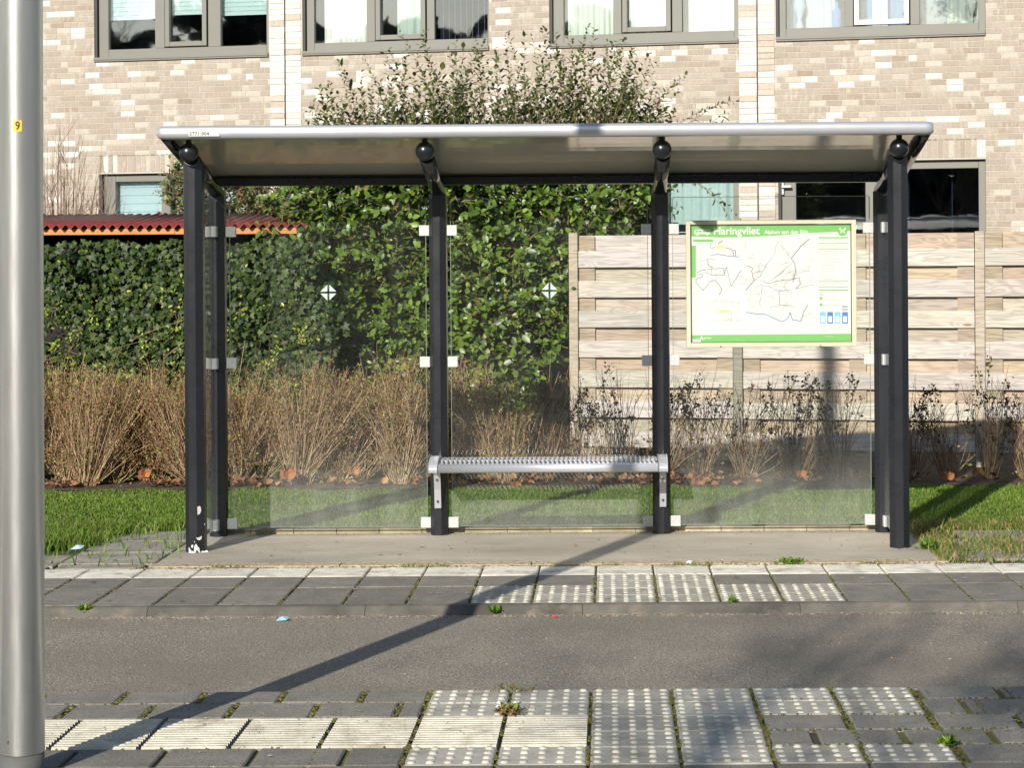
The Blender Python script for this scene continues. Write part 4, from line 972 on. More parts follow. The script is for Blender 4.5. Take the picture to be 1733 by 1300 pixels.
sx_ = rng.uniform(-7.2, -2.6, (nS, 1)); P = st3(sx_ + rng.normal(0, .3, (nS, 1))*t + .02*np.sin(9*t + sx_), 15.66 + 0*t + rng.uniform(-.06, .02, (nS, 1)), rng.uniform(.5, 1.3, (nS, 1)) + t*rng.uniform(.15, .4, (nS, 1)))
strands('twigs', P, np.full((nS, 7), .0028)*(1.2 - t), pick(nS, [(.22,.16,.09)], .2), M['dry'], ih)

# ================================================================== BROAD LEAVED SHRUB
bs = empty('evergreen_shrub', (-1.0, 15.6, 0)); tag(bs, 'tall glossy broad leaved evergreen shrub rising behind and above the shelter', 'shrub')
# body outline as half widths against height (x left edge, x right edge at depth 15.5), read as a real bushy mass
prof = np.array([(.25,-1.9,-.75),(.55,-2.1,-.62),(.85,-2.25,-.42),(1.05,-2.3,-.30),(1.35,-2.4,-.30),(1.6,-2.5,.0),(1.8,-2.55,.25),(2.0,-2.6,.42),(2.2,-2.55,.45),(2.5,-2.45,.42),(2.62,-2.3,.3)])
def body_x(z): return np.interp(z, prof[:, 0], prof[:, 1]), np.interp(z, prof[:, 0], prof[:, 2])
# shoots: leafy twigs growing out of the mass, each carrying pairs of leaves
def shoots(n, front=True):
    z0 = rng.uniform(.2, 2.5, n); l, r = body_x(z0); u = rng.uniform(0, 1, n); x0 = l + (r - l)*u
    y0 = 15.55 + rng.exponential(.16, n) - .12*np.sin(x0*3.3)*np.sin(z0*3.7)
    d = norm(np.c_[rng.normal(0, .42, n) + (u - .5)*.5, -np.abs(rng.normal(.35, .3, n)), rng.uniform(.2, 1.1, n)])
    L = rng.uniform(.10, .28, n); return np.c_[x0, y0, z0], d, L
def leafy(P0, D0, L, per, size, cols, droop=.5, parent=None, name='leaves', tv=LEAF_V, wid=1.0, stem=True, curl=None, phase=None):
    n = len(P0); K = 6; t = np.linspace(0, 1, K)
    side = norm(np.cross(D0, np.array([.1, .2, 1.0]))); cv = (rng.normal(0, .22, n) if curl is None else curl)
    path = P0[:, None, :] + D0[:, None, :]*(L[:, None, None]*t[None, :, None]) + side[:, None, :]*(cv*L)[:, None, None]*(t**2)[None, :, None]
    path[:, :, 2] -= (droop*L)[:, None]*(t**2)[None, :] if hasattr(droop, '__len__') else droop*L[:, None]*(t**2)[None, :]*.5
    if stem: strands('stems', path, np.outer(np.full(n, .0042), (1.15 - t)*.9), pick(n, [(.28,.19,.13), (.34,.24,.17)], .15), M['dry'], parent)
    q = []
    cnt = np.maximum(3, (L/per).astype(int)); idx = np.repeat(np.arange(n), cnt)
    tt = np.concatenate([np.linspace(.08, 1.0, c) for c in cnt]); kk = np.concatenate([np.arange(c) for c in cnt])
    f = tt*(K-1); i0 = np.minimum(f.astype(int), K-2); fr_ = (f - i0)[:, None]
    P = path[idx, i0]*(1 - fr_) + path[idx, i0+1]*fr_
    tg = norm(path[idx, i0+1] - path[idx, i0]); s1 = side[idx]; s2 = norm(np.cross(tg, s1))
    ang = kk*2.4 + rng.uniform(0, .8, len(kk)); rad = s1*np.cos(ang)[:, None] + s2*np.sin(ang)[:, None]
    d = tg*rng.uniform(.4, .9, (len(kk), 1)) + rad*.9; m = len(kk); d += rng.normal(0, .15, (m, 3))
    nrm = tg*.9 - rad*.5 + np.array([-.05, -.35, .45]) + rng.normal(0, .25, (m, 3))
    s_ = size*rng.lognormal(-.05, .25, m)*(1.05 - .35*tt)
    leaf_cloud(name, P, d, nrm, s_, pick(m, cols[0], .18, cols[1]), tv, LEAF_F, M['leaf'], parent, wid)
LC = ([(.085,.150,.014), (.115,.190,.018), (.055,.100,.012), (.155,.225,.024), (.024,.048,.010), (.16,.13,.03)], [.32, .26, .2, .10, .10, .02])
a, d, L = shoots(3300); leafy(a, d, L, .026, .074, LC, parent=bs, wid=1.25)
# same leaves further in, coloured darker to imitate the shade inside the shrub
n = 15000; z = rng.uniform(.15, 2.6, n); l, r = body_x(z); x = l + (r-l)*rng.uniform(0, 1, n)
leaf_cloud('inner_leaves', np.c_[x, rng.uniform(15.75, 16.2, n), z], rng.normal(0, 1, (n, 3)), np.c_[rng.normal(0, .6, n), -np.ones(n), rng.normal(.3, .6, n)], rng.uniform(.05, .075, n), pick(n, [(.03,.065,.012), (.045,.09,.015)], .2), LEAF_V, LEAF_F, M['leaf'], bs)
n = 16                                                         # stems in the heart of the shrub
t = np.linspace(0, 1, 6)[None, :]; x0 = rng.uniform(-1.7, -.6, (n, 1))
P = st3(x0 + t*rng.normal(0, .5, (n, 1)), 15.95 + 0*t + rng.uniform(-.15, .15, (n, 1)), .0 + t*2.4)
strands('trunks', P, np.full((n, 6), .016)*(1.15 - t*.8), pick(n, [(.10,.075,.05)], .2), M['bark'], bs, 7)
# upright young shoots above the roof
n = 560
u = rng.uniform(0, 1, n); x0 = -2.35 + u*2.75; env = np.interp(x0, [-2.4,-2.1,-1.6,-1.1,-.8,-.4,0,.3,.45], [.18,.42,.74,.78,.70,.86,.80,.46,.16])
L = env*np.where(rng.random(n) < .18, rng.uniform(.85, 1.2, n), rng.uniform(.15, .78, n))
P0 = np.c_[x0, rng.uniform(15.5, 16.0, n), rng.uniform(2.35, 2.6, n)]
D0 = norm(np.c_[rng.normal(0, .20, n) + (u - .5)*.42, rng.normal(0, .1, n), np.ones(n)])
LT = ([(.100,.140,.026), (.075,.115,.020), (.15,.17,.05), (.045,.065,.020)], [.35, .3, .15, .2])
leafy(P0, D0, L, .024, .060, LT, droop=0.0, parent=bs, name='young_shoots', wid=1.0, curl=rng.normal(0, .18, n))
# long arching shoots
arch = [(-2.15,2.3,(-.75,0,.8),.62,1.5),(-2.05,2.35,(-.3,0,.95),.7,.3),(-1.9,2.4,(-.2,0,1),.85,.1),(.25,2.4,(.7,0,.75),1.15,.35),(.15,2.45,(.5,0,.85),.9,.25),(.30,2.3,(.95,0,.3),.95,.2),(.35,2.35,(.55,0,.75),1.05,.35),(.3,2.4,(.9,0,.55),1.10,.45),(.2,2.5,(.4,0,.9),.95,.3),(.40,2.35,(.6,0,.6),.80,.2),(.42,2.2,(.9,0,.35),.75,.9),(.42,2.25,(.85,0,.30),.85,1.3),(-2.2,2.35,(-.55,0,.75),.55,1.1),
        (-2.1,2.4,(-.4,0,.9),.8,.4),(-1.4,2.5,(.35,0,.9),1.05,.2),(-1.7,2.6,(-.25,0,.95),1.0,.35),(-.7,2.6,(.3,0,.95),1.05,.3),(-.2,2.5,(.6,0,.8),1.1,.6),(-.5,2.6,(-.1,0,1),.95,.1),(.1,2.4,(.8,0,.6),1.0,.3)]
P0 = np.array([(a_[0], 15.45 + .03*i, a_[1]) for i, a_ in enumerate(arch)]); D0 = norm(np.array([a_[2] for a_ in arch], dtype=float)); L = np.array([a_[3] for a_ in arch])
leafy(P0, D0, L, .034, .055, LT, droop=np.array([a_[4] for a_ in arch]), parent=bs, name='arching_shoots', wid=.8, curl=rng.normal(0, .05, len(arch)))

for o_ in [q for q in bpy.data.objects if q.parent == bs]:
    o_.data.transform(Matrix.Translation((0, 16.3, 1.56)) @ Matrix.Diagonal((1.05, 1.0, 1.05, 1)) @ Matrix.Translation((0, -15.5, -1.56)))
bs.location.y = 16.4
for o_ in [q for q in bpy.data.objects if q.parent == bs]: o_.matrix_parent_inverse = Matrix.Translation(-bs.location)
# reddish leaved shrub behind the shed roof at the left
ph = empty('photinia_shrub', (-3.4, 18.2, 0)); tag(ph, 'reddish green leafy shrub above the red corrugated roof', 'shrub')
n = 1500; z0 = rng.uniform(1.6, 2.42, n); x0 = rng.uniform(-3.95, -2.5, n); ok = z0 < 2.10 + .36*np.exp(-((x0+3.70)/.35)**2) + .20*np.exp(-((x0+2.8)/.6)**2) + .04*np.sin(x0*11)
x0, z0 = x0[ok], z0[ok]; n = len(x0)
leafy(np.c_[x0, 18.0 + rng.uniform(0, .4, n), z0], norm(np.c_[rng.normal(0, .5, n), rng.normal(-.3, .3, n), np.ones(n)*.8]), rng.uniform(.1, .25, n), .026, .062,
      ([(.10,.15,.03), (.07,.11,.025), (.17,.20,.05), (.20,.07,.04), (.26,.22,.08)], [.32, .28, .15, .15, .10]), parent=ph, wid=.85)
n = 9; t = np.linspace(0, 1, 5)[None, :]; x0 = rng.uniform(-3.9, -2.6, (n, 1)); P = st3(x0 + t*rng.normal(0, .15, (n, 1)), 18.25 + 0*t, t*2.0)
strands('trunks', P, np.full((n, 5), .014), pick(n, [(.10,.07,.05)]), M['bark'], ph, 6)

# bare twiggy shrub at the far left
bt = empty('bare_shrub', (-5.0, 18.3, 0)); tag(bt, 'leafless brown twiggy shrub before the brick wall beside the pole', 'shrub')
n = 110; t = np.linspace(0, 1, 7)[None, :]; ax = rng.uniform(-.9, .9, (n, 1))
top = 3.05 - .75*np.abs(ax)**1.4 * rng.uniform(.7, 1.2, (n, 1)); top *= rng.uniform(.78, 1.0, (n, 1))
P = st3(-5.05 + ax*.75*t**.8 + rng.normal(0, .04, (n, 1))*np.sin(6*t), 18.3 + rng.normal(0, .25, (n, 1))*t, t*top)
strands('stems', P, np.full((n, 7), .0075)*(1.12 - t), pick(n, [(.20,.13,.10), (.26,.19,.13)], .2), M['dry'], bt, 4)
m = 420; si = rng.integers(0, n, m); ti = rng.uniform(.5, .95, m)*6; i0 = ti.astype(int); S0 = P[si, i0]*(1-(ti-i0))[:, None] + P[si, np.minimum(i0+1, 6)]*(ti-i0)[:, None]
dd = norm(np.c_[rng.normal(0, .45, m), rng.normal(0, .3, m), np.ones(m)]); LL = rng.uniform(.1, .35, m)
P2 = S0[:, None, :] + dd[:, None, :]*LL[:, None, None]*t[0][None, :4*2:2, None]
strands('twigs', P2, np.full((m, 4), .0032)*np.array([1.1, .9, .7, .3]), pick(m, [(.22,.14,.11), (.28,.2,.15)], .2), M['dry'], bt, 3)

# ================================================================== DORMANT PERENNIALS in the bed
def clump(x, y, w_, hh, ns, style, name, label, group):
    root = empty(name, (x, y, 0)); tag(root, label, 'dry plant', group)
    K = 6; t = np.linspace(0, 1, K)[None, :]
    a = rng.uniform(0, 2*np.pi, (ns, 1)); sp = np.sqrt(rng.uniform(0, 1, (ns, 1)))*w_
    hgt = hh*(1 - .22*(sp/w_)**2)*np.where(rng.random((ns, 1)) < .25, rng.uniform(.25, .6, (ns, 1)), rng.uniform(.6, 1.12, (ns, 1)))
    tw_ = rng.normal(0, .05, (ns, 1)); ly = rng.normal(0, .05)
    bx = x + np.cos(a)*sp*.30; by = y + np.sin(a)*sp*.22
    P = st3(bx + tw_*t**2 + ly*t + np.cos(a)*sp*1.05*t**1.2 + rng.normal(0, .03, (ns, 1))*np.sin(4*t), by + np.sin(a)*sp*.45*t**1.3, hgt*t)
    if style == 'tan': cs = pick(ns, [(.48,.345,.205), (.58,.44,.28), (.37,.25,.145), (.24,.14,.075)], .18)
    else: cs = pick(ns, [(.30,.21,.12), (.20,.13,.08), (.14,.09,.055), (.36,.27,.16)], .18)
    strands('stems', P, np.full((ns, K), .0024)*np.array([1.2, 1.1, 1.0, .85, .7, .45]), cs, M['dry'], root)
    m = ns*3; si = rng.integers(0, ns, m); ti = rng.uniform(1.2, 4.6, m); i0 = ti.astype(int)      # side twigs
    S0 = P[si, i0]*(1-(ti-i0))[:, None] + P[si, i0+1]*(ti-i0)[:, None]
    dd = norm(np.c_[rng.normal(0, .4, m), rng.normal(0, .35, m), np.ones(m)*.9]); LL = rng.uniform(.06, .22, m)
    tt = np.array([0, .35, .7, 1.0]); P2 = S0[:, None, :] + dd[:, None, :]*LL[:, None, None]*tt[None, :, None]
    strands('twigs', P2, np.full((m, 4), .0017)*np.array([1.1, 1, .8, .5]), pick(m, [(.42,.31,.19), (.32,.21,.12), (.22,.13,.07)], .2), M['dry'], root)
    # dry heads and leaves near the tips
    if style == 'tan':
        m = ns*15; si = rng.integers(0, ns, m); k = 5 - np.abs(rng.normal(0, .75, m)); k = np.clip(k, 1.5, 4.99); cc = pick(m, [(.26,.135,.06), (.19,.10,.045), (.32,.20,.09), (.16,.18,.035), (.24,.25,.06)], .25, [.33,.25,.17,.14,.11]); sz = rng.uniform(.008, .022, m); jit = .020
    else:
        m = ns*6; heads = rng.integers(0, ns, max(3, ns//3)); si = heads[rng.integers(0, len(heads), m)]; k = np.where(rng.random(m) < .6, rng.normal(4.7, .12, m), rng.normal(3.9, .35, m)); k = np.clip(k, 2.5, 4.99); cc = pick(m, [(.055,.03,.018), (.09,.05,.025), (.14,.09,.05), (.12,.13,.03)], .25, [.42,.3,.16,.12]); sz = rng.uniform(.012, .030, m); jit = .012
    i0 = np.minimum(k.astype(int), K-2); fr_ = (k - i0)[:, None]
    Q = P[si, i0]*(1-fr_) + P[si, i0+1]*fr_ + rng.normal(0, jit, (m, 3))
    leaf_cloud('dry_leaves', Q, rng.normal(0, 1, (m, 3)), rng.normal(0, 1, (m, 3)) + np.array([0, -.6, .3]), sz, cc, CURL_V, LEAF_F, M['dry'], root, 1.0)
    m = ns                                                   # fresh low leaves
    Q = np.c_[x + rng.normal(0, w_*.5, m), y + rng.normal(-.03, .08, m), np.abs(rng.normal(.05, .16, m))]
    leaf_cloud('green_leaves', Q, rng.normal(0, 1, (m, 3)), rng.normal(0, .6, (m, 3)) + np.array([0, -.7, .5]), rng.uniform(.012, .03, m), pick(m, [(.16,.20,.04), (.10,.14,.03), (.24,.20,.07)], .2), LEAF_V, LEAF_F, M['dry'], root, 1.0)
for i, px in enumerate([28, 95, 150, 205, 262, 318, 385, 440, 500, 560, 618, 680, 735, 800, 862]):
    D = 14.62 + .18*math.sin(i*2.1); q = at(px + random.uniform(-18, 18), 800, D)
    clump(q.x, D, .22 + random.uniform(-.03, .06), .80 + random.uniform(-.12, .10), 150, 'tan', 'dry_perennial', 'tan dry clump with fuzzy brown tops in the row before the ivy', 'tan dead perennials along the lawn')
for i, px in enumerate([60, 175, 290, 405, 530, 650, 770]):
    D = 15.1; q = at(px, 800, D)
    clump(q.x, D, .27, .88 + random.uniform(-.05, .06), 90, 'tan', 'dry_perennial', 'tan dry clump with fuzzy brown tops in the row before the ivy', 'tan dead perennials along the lawn')
for i, px in enumerate([925, 985, 1050, 1120, 1185, 1262, 1340, 1420]):
    D = 14.62 + .15*math.sin(i*1.7); q = at(px, 800, D)
    clump(q.x, D, .17 + random.uniform(-.03, .05), .78 + random.uniform(-.10, .08), 58, 'dark', 'seedhead_perennial', 'loose dry clump with dark seedheads standing before the pale board fence', 'dead perennials with dark seedheads')
for i, px in enumerate([1545, 1605, 1675, 1740, 1800]):
    D = 14.60 + .15*math.sin(i*1.7); q = at(px, 800, D)
    clump(q.x, D, .19, .78 + random.uniform(-.10, .06), 42, 'dark', 'seedhead_perennial', 'sparse dry clump with dark seedheads right of the shelter', 'sparse perennials right of the shelter')
n = 1700                                                       # fallen leaves
x = rng.uniform(-5, 4.2, n); y = 14.24 + np.abs(rng.normal(0, .18, n)); heap = (np.sin(x*4.1) + np.sin(x*9.7 + 1.3)) ; ok = rng.random(n) < np.clip(.45 + .35*heap, .1, 1); x, y = x[ok], y[ok]; n = len(x)
o = leaf_cloud('fallen_leaves', np.c_[x, y, rng.uniform(.005, .05, n)], np.c_[rng.normal(0, 1, (n, 2)), rng.normal(.15, .3, n)], np.c_[rng.normal(0, .5, n), rng.normal(-.4, .5, n), np.ones(n)], rng.uniform(.03, .065, n),
      pick(n, [(.24,.12,.06), (.22,.10,.05), (.34,.19,.10), (.14,.07,.04)], .2), CURL_V, LEAF_F, M['dry'], None, 1.1); tag(o, 'brown fallen leaves lying under the dry plants', 'leaves', kind='stuff')
for (px, py, s_, lb) in ((487, 803, .20, 'big curled orange brown leaf caught in the dry plants behind the left glass'), (1180, 815, .17, 'big orange brown leaf lying below the map board'), (598, 795, .15, 'upright orange brown leaf in the dry plants behind the left glass'),
                     (245, 800, .15, 'orange brown leaf in the dry plants left of the shelter'), (1355, 800, .13, 'orange brown leaf hanging in the shaded plants behind the right glass'), (1603, 805, .14, 'orange brown leaf in the shaded plants right of the shelter'), (872, 820, .13, 'orange brown leaf lying behind the bench')):
    q = at(px, py, 14.30); k = 3
    o = leaf_cloud('fallen_leaf', np.array([(q.x, 14.3, q.z - .03)]*k), np.array([(.7,-.2,.6),(-.6,-.1,.7),(.1,-.2,.9)]), np.array([(-.2,-1,.3),(.2,-1,.4),(.5,-1,.1)]), np.array([.5, .42, .5])*s_, pick(k, [(.36,.15,.06)], .1), CURL_V, LEAF_F, M['dry'], None, 1.3); tag(o, lb, 'leaf')

# ================================================================== BRICK BUILDING
BP = Plane(22.0)
bd = empty('brick_building', (0, 22.0, 0), -TH); tag(bd, 'pale tan and white mottled brick terraced building with taupe window frames', 'building')
bu = BP.uv
def U(px, py=300): return bu(px, py)[0]
SUV = [(160, 455, 97), (512, 828, 87), (930, 1250, 71.5), (1313, 1668, 57)]
upper = []
for (a, c, y_) in SUV:
    ua, uc = bu(a, y_)[0], bu(c, y_)[0]; zb = bu((a+c)/2, y_)[1]; upper.append([ua, uc, zb, zb + 1.55])
zsill = sum(w_[2] for w_ in upper)/4
for w_ in upper: w_[2] = zsill; w_[3] = zsill + 1.5
zg = bu(168, 298)[1]; zg = (zg + bu(1668, 265)[1])/2
lower = [[bu(168, 298)[0], bu(455, 290)[0], 1.0, zg], [bu(530, 290)[0], bu(828, 280)[0], 1.0, zg], [bu(930, 280)[0], bu(1250, 275)[0], 1.0, zg], [bu(1317, 275)[0], bu(1668, 265)[0], .25, zg]]
openings = upper + lower
pil = [(bu(457, 150)[0], bu(510, 150)[0], bu(483, 150)[0]), (bu(1251, 150)[0], bu(1311, 150)[0], bu(1282, 150)[0])]
UA, UB, ZT = -10.5, 8.5, 6.3
# mortar wall with openings: split in a grid of boxes
us = sorted({UA, UB} | {w_[0] for w_ in openings} | {w_[1] for w_ in openings}); zs = sorted({-.1, ZT} | {w_[2] for w_ in openings} | {w_[3] for w_ in openings})
def inside(u, z): return any(w_[0] < u < w_[1] and w_[2] < z < w_[3] for w_ in openings)
b = MB()
for i in range(len(us)-1):
    for j in range(len(zs)-1):
        if us[i+1]-us[i] < 1e-6 or inside((us[i]+us[i+1])/2, (zs[j]+zs[j+1])/2): continue
        b.box((us[i], 0, zs[j]), (us[i+1], .30, zs[j+1]), (.46,.42,.355))
wall = b.build('wall', M['brick'], bd, local=True)
b = MB(); CH = .0655; BL = .176
TAN = [(.350,.300,.243), (.368,.316,.258), (.337,.287,.230), (.382,.332,.273), (.355,.302,.249)]; WH = [(.63,.605,.555), (.58,.55,.49)]
def brick_col():
    r = random.random()
    if r < .105: c = random.choice(WH)
    elif r < .24: c = (.455,.41,.345)
    elif r < .275: c = (.32,.255,.20)
    else: c = random.choice(TAN)
    q_ = random.uniform(.95, 1.05); return tuple(t*q_ for t in c)
def face(b, u0, u1, z0, z1, c, h=.004, v=0):
    e = .002
    vs = [(u0,v,z0),(u1,v,z0),(u1,v,z1),(u0,v,z1),(u0+e,v-h,z0+e),(u1-e,v-h,z0+e),(u1-e,v-h,z1-e),(u0+e,v-h,z1-e)]
    b.quadmesh(vs, [(4,5,6,7),(0,1,5,4),(1,2,6,5),(2,3,7,6),(3,0,4,7)], c)
sold = [(w_[0] - .0, w_[1] + .0, w_[3] + .02, w_[3] + .02 + .20) for w_ in lower]
rows = int((ZT - .9)/CH)
for r_ in range(rows):
    z0 = .9 + r_*CH; z1 = z0 + CH - .007; zm = (z0 + z1)/2
    blk = [(w_[0], w_[1]) for w_ in openings if w_[2] - .008 < z1 and w_[3] + .008 > z0] + [(s_[0]-.005, s_[1]+.005) for s_ in sold if s_[2] - .01 < zm < s_[3] + .01] + [(p_[0], p_[1]) for p_ in pil]
    u = UA + random.choice([0, .25, .5, .75])*BL
    while u < UB:
        L_ = BL if random.random() > .12 else BL*.5
        segs = [(u, u + L_ - .006)]
        for (a, c) in blk:
            ns_ = []
            for (s0, s1) in segs:
                if s1 <= a or s0 >= c: ns_.append((s0, s1)); continue
                if s0 < a - .02: ns_.append((s0, a))
                if s1 > c + .02: ns_.append((c, s1))
            segs = ns_
        c_ = brick_col()
        for (s0, s1) in segs: face(b, s0, s1, z0, z1, c_)
        u += L_
for (a, c, z0, z1) in sold:
    u = a
    while u < c - .01: face(b, u, min(u + .052, c), z0, z1, brick_col()); u += .0585
b.build('bricks', M['brick'], wall, local=True)
for (a, c, m_) in pil:                                          # rough
    b = MB()
    for r_ in range(rows):
        z0 = .9 + r_*CH; z1 = z0 + CH - .006
        for (s0, s1) in ((a, m_ - .008), (m_ + .008, c)):
            q_ = random.uniform(.9, 1.1); c_ = tuple(t*q_ for t in random.choice([(.68,.64,.57), (.62,.57,.50), (.70,.67,.61), (.47,.40,.33)])); face(b, s0, s1, z0, z1, c_, random.uniform(.004, .012))
    b.build('pale_brick_strip', M['brick'], wall, local=True)
    b = MB(); b.box((m_ - .006, -.006, .5), (m_ + .006, -.001, ZT)); b.build('party_joint', M['ink'], wall, local=True)
# a course line above the ground floor windows
# ---- windows
def lights(px, y_): return [(bu(a, y_)[0], bu(c, y_)[0]) for a, c in px]
def fold_curtain(u0, u1, z0, z1, v, col, per=.07, amp=.012, name='curtain', parent=None):
    b = MB(); n = max(8, int((u1-u0)/per*10)); vs = []
    for z in (z0, z1):
        for i in range(n+1):
            u = u0 + (u1-u0)*i/n; vs.append((u, v + amp*math.sin(2*math.pi*u/per) + amp*.6*math.sin(2*math.pi*u/(per*2.7) + 1), z))
    b.quadmesh(vs, [(i, i+1, n+2+i, n+1+i) for i in range(n)], col, smooth=True); return b.build(name, M['curtain'], parent, local=True)
def slat_blind(u0, u1, z0, z1, v, col, parent, step=.05):
    b = MB(); z = z0
    while z < z1 - .002: b.rect([(u0, v, z), (u1, v, z), (u1, v+.006, min(z+step*.97, z1)), (u0, v+.006, min(z+step*.97, z1))], col); z += step
    return b.build('blind', M['curtain'], parent, local=True)
def window(w_, lts, cas, dressing, dark_glass=(), label=None, casement_mat=None, upper_=True, name='window'):
    u0, u1, z0, z1 = w_; FV = .055; b = MB(); fw = .06
    zi0 = z0 + (.115 if upper_ else .09); zi1 = z1 - .09
    e = .002
    b.box((u0+.03, FV, z0 + .02), (lts[0][0], FV + .07, z1 - e)); b.box((lts[-1][1], FV, z0 + .02), (u1 - e, FV + .07, z1 - e))
    for i in range(len(lts)-1): b.box((lts[i][1], FV, zi0), (lts[i+1][0], FV + .07, zi1))
    b.box((lts[0][0], FV+.001, z0 + .02), (lts[-1][1], FV + .069, zi0)); b.box((lts[0][0], FV+.001, zi1), (lts[-1][1], FV + .069, z1 - e))
    fr = b.build(name, M['winframe'], bd, local=True, bevel=.004)
    b = MB(); b.box((u0 + .001, .012, z0 + .02), (u0 + .029, FV + .06, z1 - e)); b.build('reveal_shade_strip', M['ink'], fr, local=True)  # black strip painted in as the shade of the left reveal
    if upper_:
        b = MB(); b.box((u0 + .002, -.035, z0 - .012), (u1 - .002, FV, z0 + .019)); b.box((u0+.002, -.028, z0-.030), (u1-.002, -.004, z0-.0125)); b.build('sill', M['winframe'], fr, local=True, bevel=.003)
    for i, (a, c) in enumerate(lts):
        za, zb = zi0, zi1
        if i in cas:
            t_ = .055; cm = casement_mat or M['winframe']; b = MB(); a2, c2, za2, zb2 = a + .012, c - .012, za + .012, zb - .012
            a, c, za, zb = a2 + t_, c2 - t_, za2 + t_, zb2 - t_
            v0, v1 = FV - .022, FV + .04
            b.box((a2, v0, za2), (a, v1, zb2)); b.box((c, v0, za2), (c2, v1, zb2)); b.box((a, v0+.001, za2), (c, v1-.001, za)); b.box((a, v0+.001, zb), (c, v1-.001, zb2))
            b.build('casement', cm, fr, local=True, bevel=.004)
            g_ = MB(); g_.box((a2-.013, FV+.03, za2-.013), (a2, FV+.06, zb2+.013)); g_.build('seal', M['ink'], fr, local=True)
        b = MB(); b.box((a - .004, FV + .030, za - .004), (c + .004, FV + .038, zb + .004)); b.build('pane', M['pane_dark'] if i in dark_glass else M['pane'], fr, local=True)
        for dr in dressing.get(i, []): dr(a, c, za, zb, fr)
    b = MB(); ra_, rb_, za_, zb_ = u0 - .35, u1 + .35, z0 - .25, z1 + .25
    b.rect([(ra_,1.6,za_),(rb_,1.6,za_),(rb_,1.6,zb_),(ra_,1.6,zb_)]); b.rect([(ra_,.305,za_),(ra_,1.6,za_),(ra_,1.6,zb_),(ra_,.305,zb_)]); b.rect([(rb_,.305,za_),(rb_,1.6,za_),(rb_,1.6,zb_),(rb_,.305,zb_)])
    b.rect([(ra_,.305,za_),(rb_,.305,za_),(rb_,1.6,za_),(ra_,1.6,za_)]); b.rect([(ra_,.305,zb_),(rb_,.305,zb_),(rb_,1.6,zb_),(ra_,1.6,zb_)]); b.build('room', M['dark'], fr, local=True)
    return fr
def cur(f0, f1, col, v=.17, per=.07, zlo=0): return lambda a, c, za, zb, fr: fold_curtain(a + (c-a)*f0, a + (c-a)*f1, za - .05 + zlo, zb, v, col, per, parent=fr)
def bli(zoff, col, step=.05, v=.15): return lambda a, c, za, zb, fr: slat_blind(a - .02, c + .02, za + zoff, zb, v, col, fr, step)
y_ = 60
l1 = lights([(180, 259), (275, 349), (370, 448)], y_); window(upper[0], l1, (1,), {0: [bli(.35, (.56,.66,.68))], 1: [bli(.32, (.58,.67,.69))], 2: [bli(.36, (.54,.64,.66))]}, dark_glass=())
l2 = lights([(529, 618), (632, 720), (733, 823)], 50)
window(upper[1], l2, (1,), {0: [cur(.15, 1, (.80,.78,.74), .16, .06)], 1: [cur(.35, 1, (.52,.57,.54), .16, .09)], 2: [lambda a, c, za, zb, fr: [fold_curtain(a + (c-a)*k/9, a + (c-a)*k/9 + .006, za, zb, .16, (.42,.45,.48), .05, .001, 'blind_cord', fr) for k in range(1, 9)]]}, dark_glass=(2,))
l3 = lights([(952, 1036), (1050, 1136), (1153, 1241)], 35)
window(upper[2], l3, (1,), {0: [cur(.04, 1, (.76,.77,.72), .16, .06)], 1: [cur(.0, 1, (.76,.77,.73), .16, .08)], 2: [cur(.10, 1, (.70,.72,.68), .16, .07)]})
l4 = lights([(1329, 1428), (1443, 1540), (1556, 1656)], 25)
window(upper[3], l4, (1,), {0: [cur(.3, .8, (.42,.50,.55), .30, .09), cur(.0, .2, (.14,.22,.34), .34, .05)], 1: [cur(.25, .6, (.50,.58,.66), .3, .08), cur(0, 1, (.14,.25,.45), .40, .1)], 2: [cur(.45, 1, (.44,.46,.44), .26, .09), cur(0, .5, (.30,.32,.36), .4, .2)]}, casement_mat=M['winframe_light'])
lg1 = lights([(192, 270), (285, 345), (360, 435)], 340); window(lower[0], lg1, (), {i: [bli(-.1, (.54,.64,.70), .095)] for i in range(3)}, upper_=False)
lg2 = lights([(550, 620), (635, 715), (735, 805)], 340); window(lower[1], lg2, (), {}, upper_=False)
lg3 = lights([(952, 1036), (1050, 1110), (1130, 1240)], 330); window(lower[2], lg3, (), {0: [cur(0, 1, (.48,.57,.58), .16, .1)], 2: [cur(0, 1, (.50,.59,.60), .16, .10)]}, upper_=False)
lg4 = lights([(1346, 1464), (1486, 1656)], 320); fr4 = window(lower[3], lg4, (), {0: [], 1: [lambda a, c, za, zb, fr: [fold_curtain(a + (c-a)*f_, a + (c-a)*f_ + .012, za, zb, .35, (.10,.115,.14), .05, .001, 'window_bar', fr) for f_ in (.28, .72)] + [slat_blind(a + (c-a)*.40, a + (c-a)*.62, za + (zb-za)*.42, za + (zb-za)*.62, .36, (.16,.17,.18), fr, .055)]]}, dark_glass=(0, 1), upper_=False)
b = MB(); hu, hz = bu(1325, 316, .04); b.box((hu - .012, .018, hz - .085), (hu + .012, .052, hz + .08)); b.box((hu - .01, -.015, hz - .012), (hu + .095, .006, hz + .014)); b.box((hu-.008,.0,hz-.010),(hu+.008,.03,hz+.012)); b.build('door_handle', M['galv'], fr4, local=True, bevel=.004)
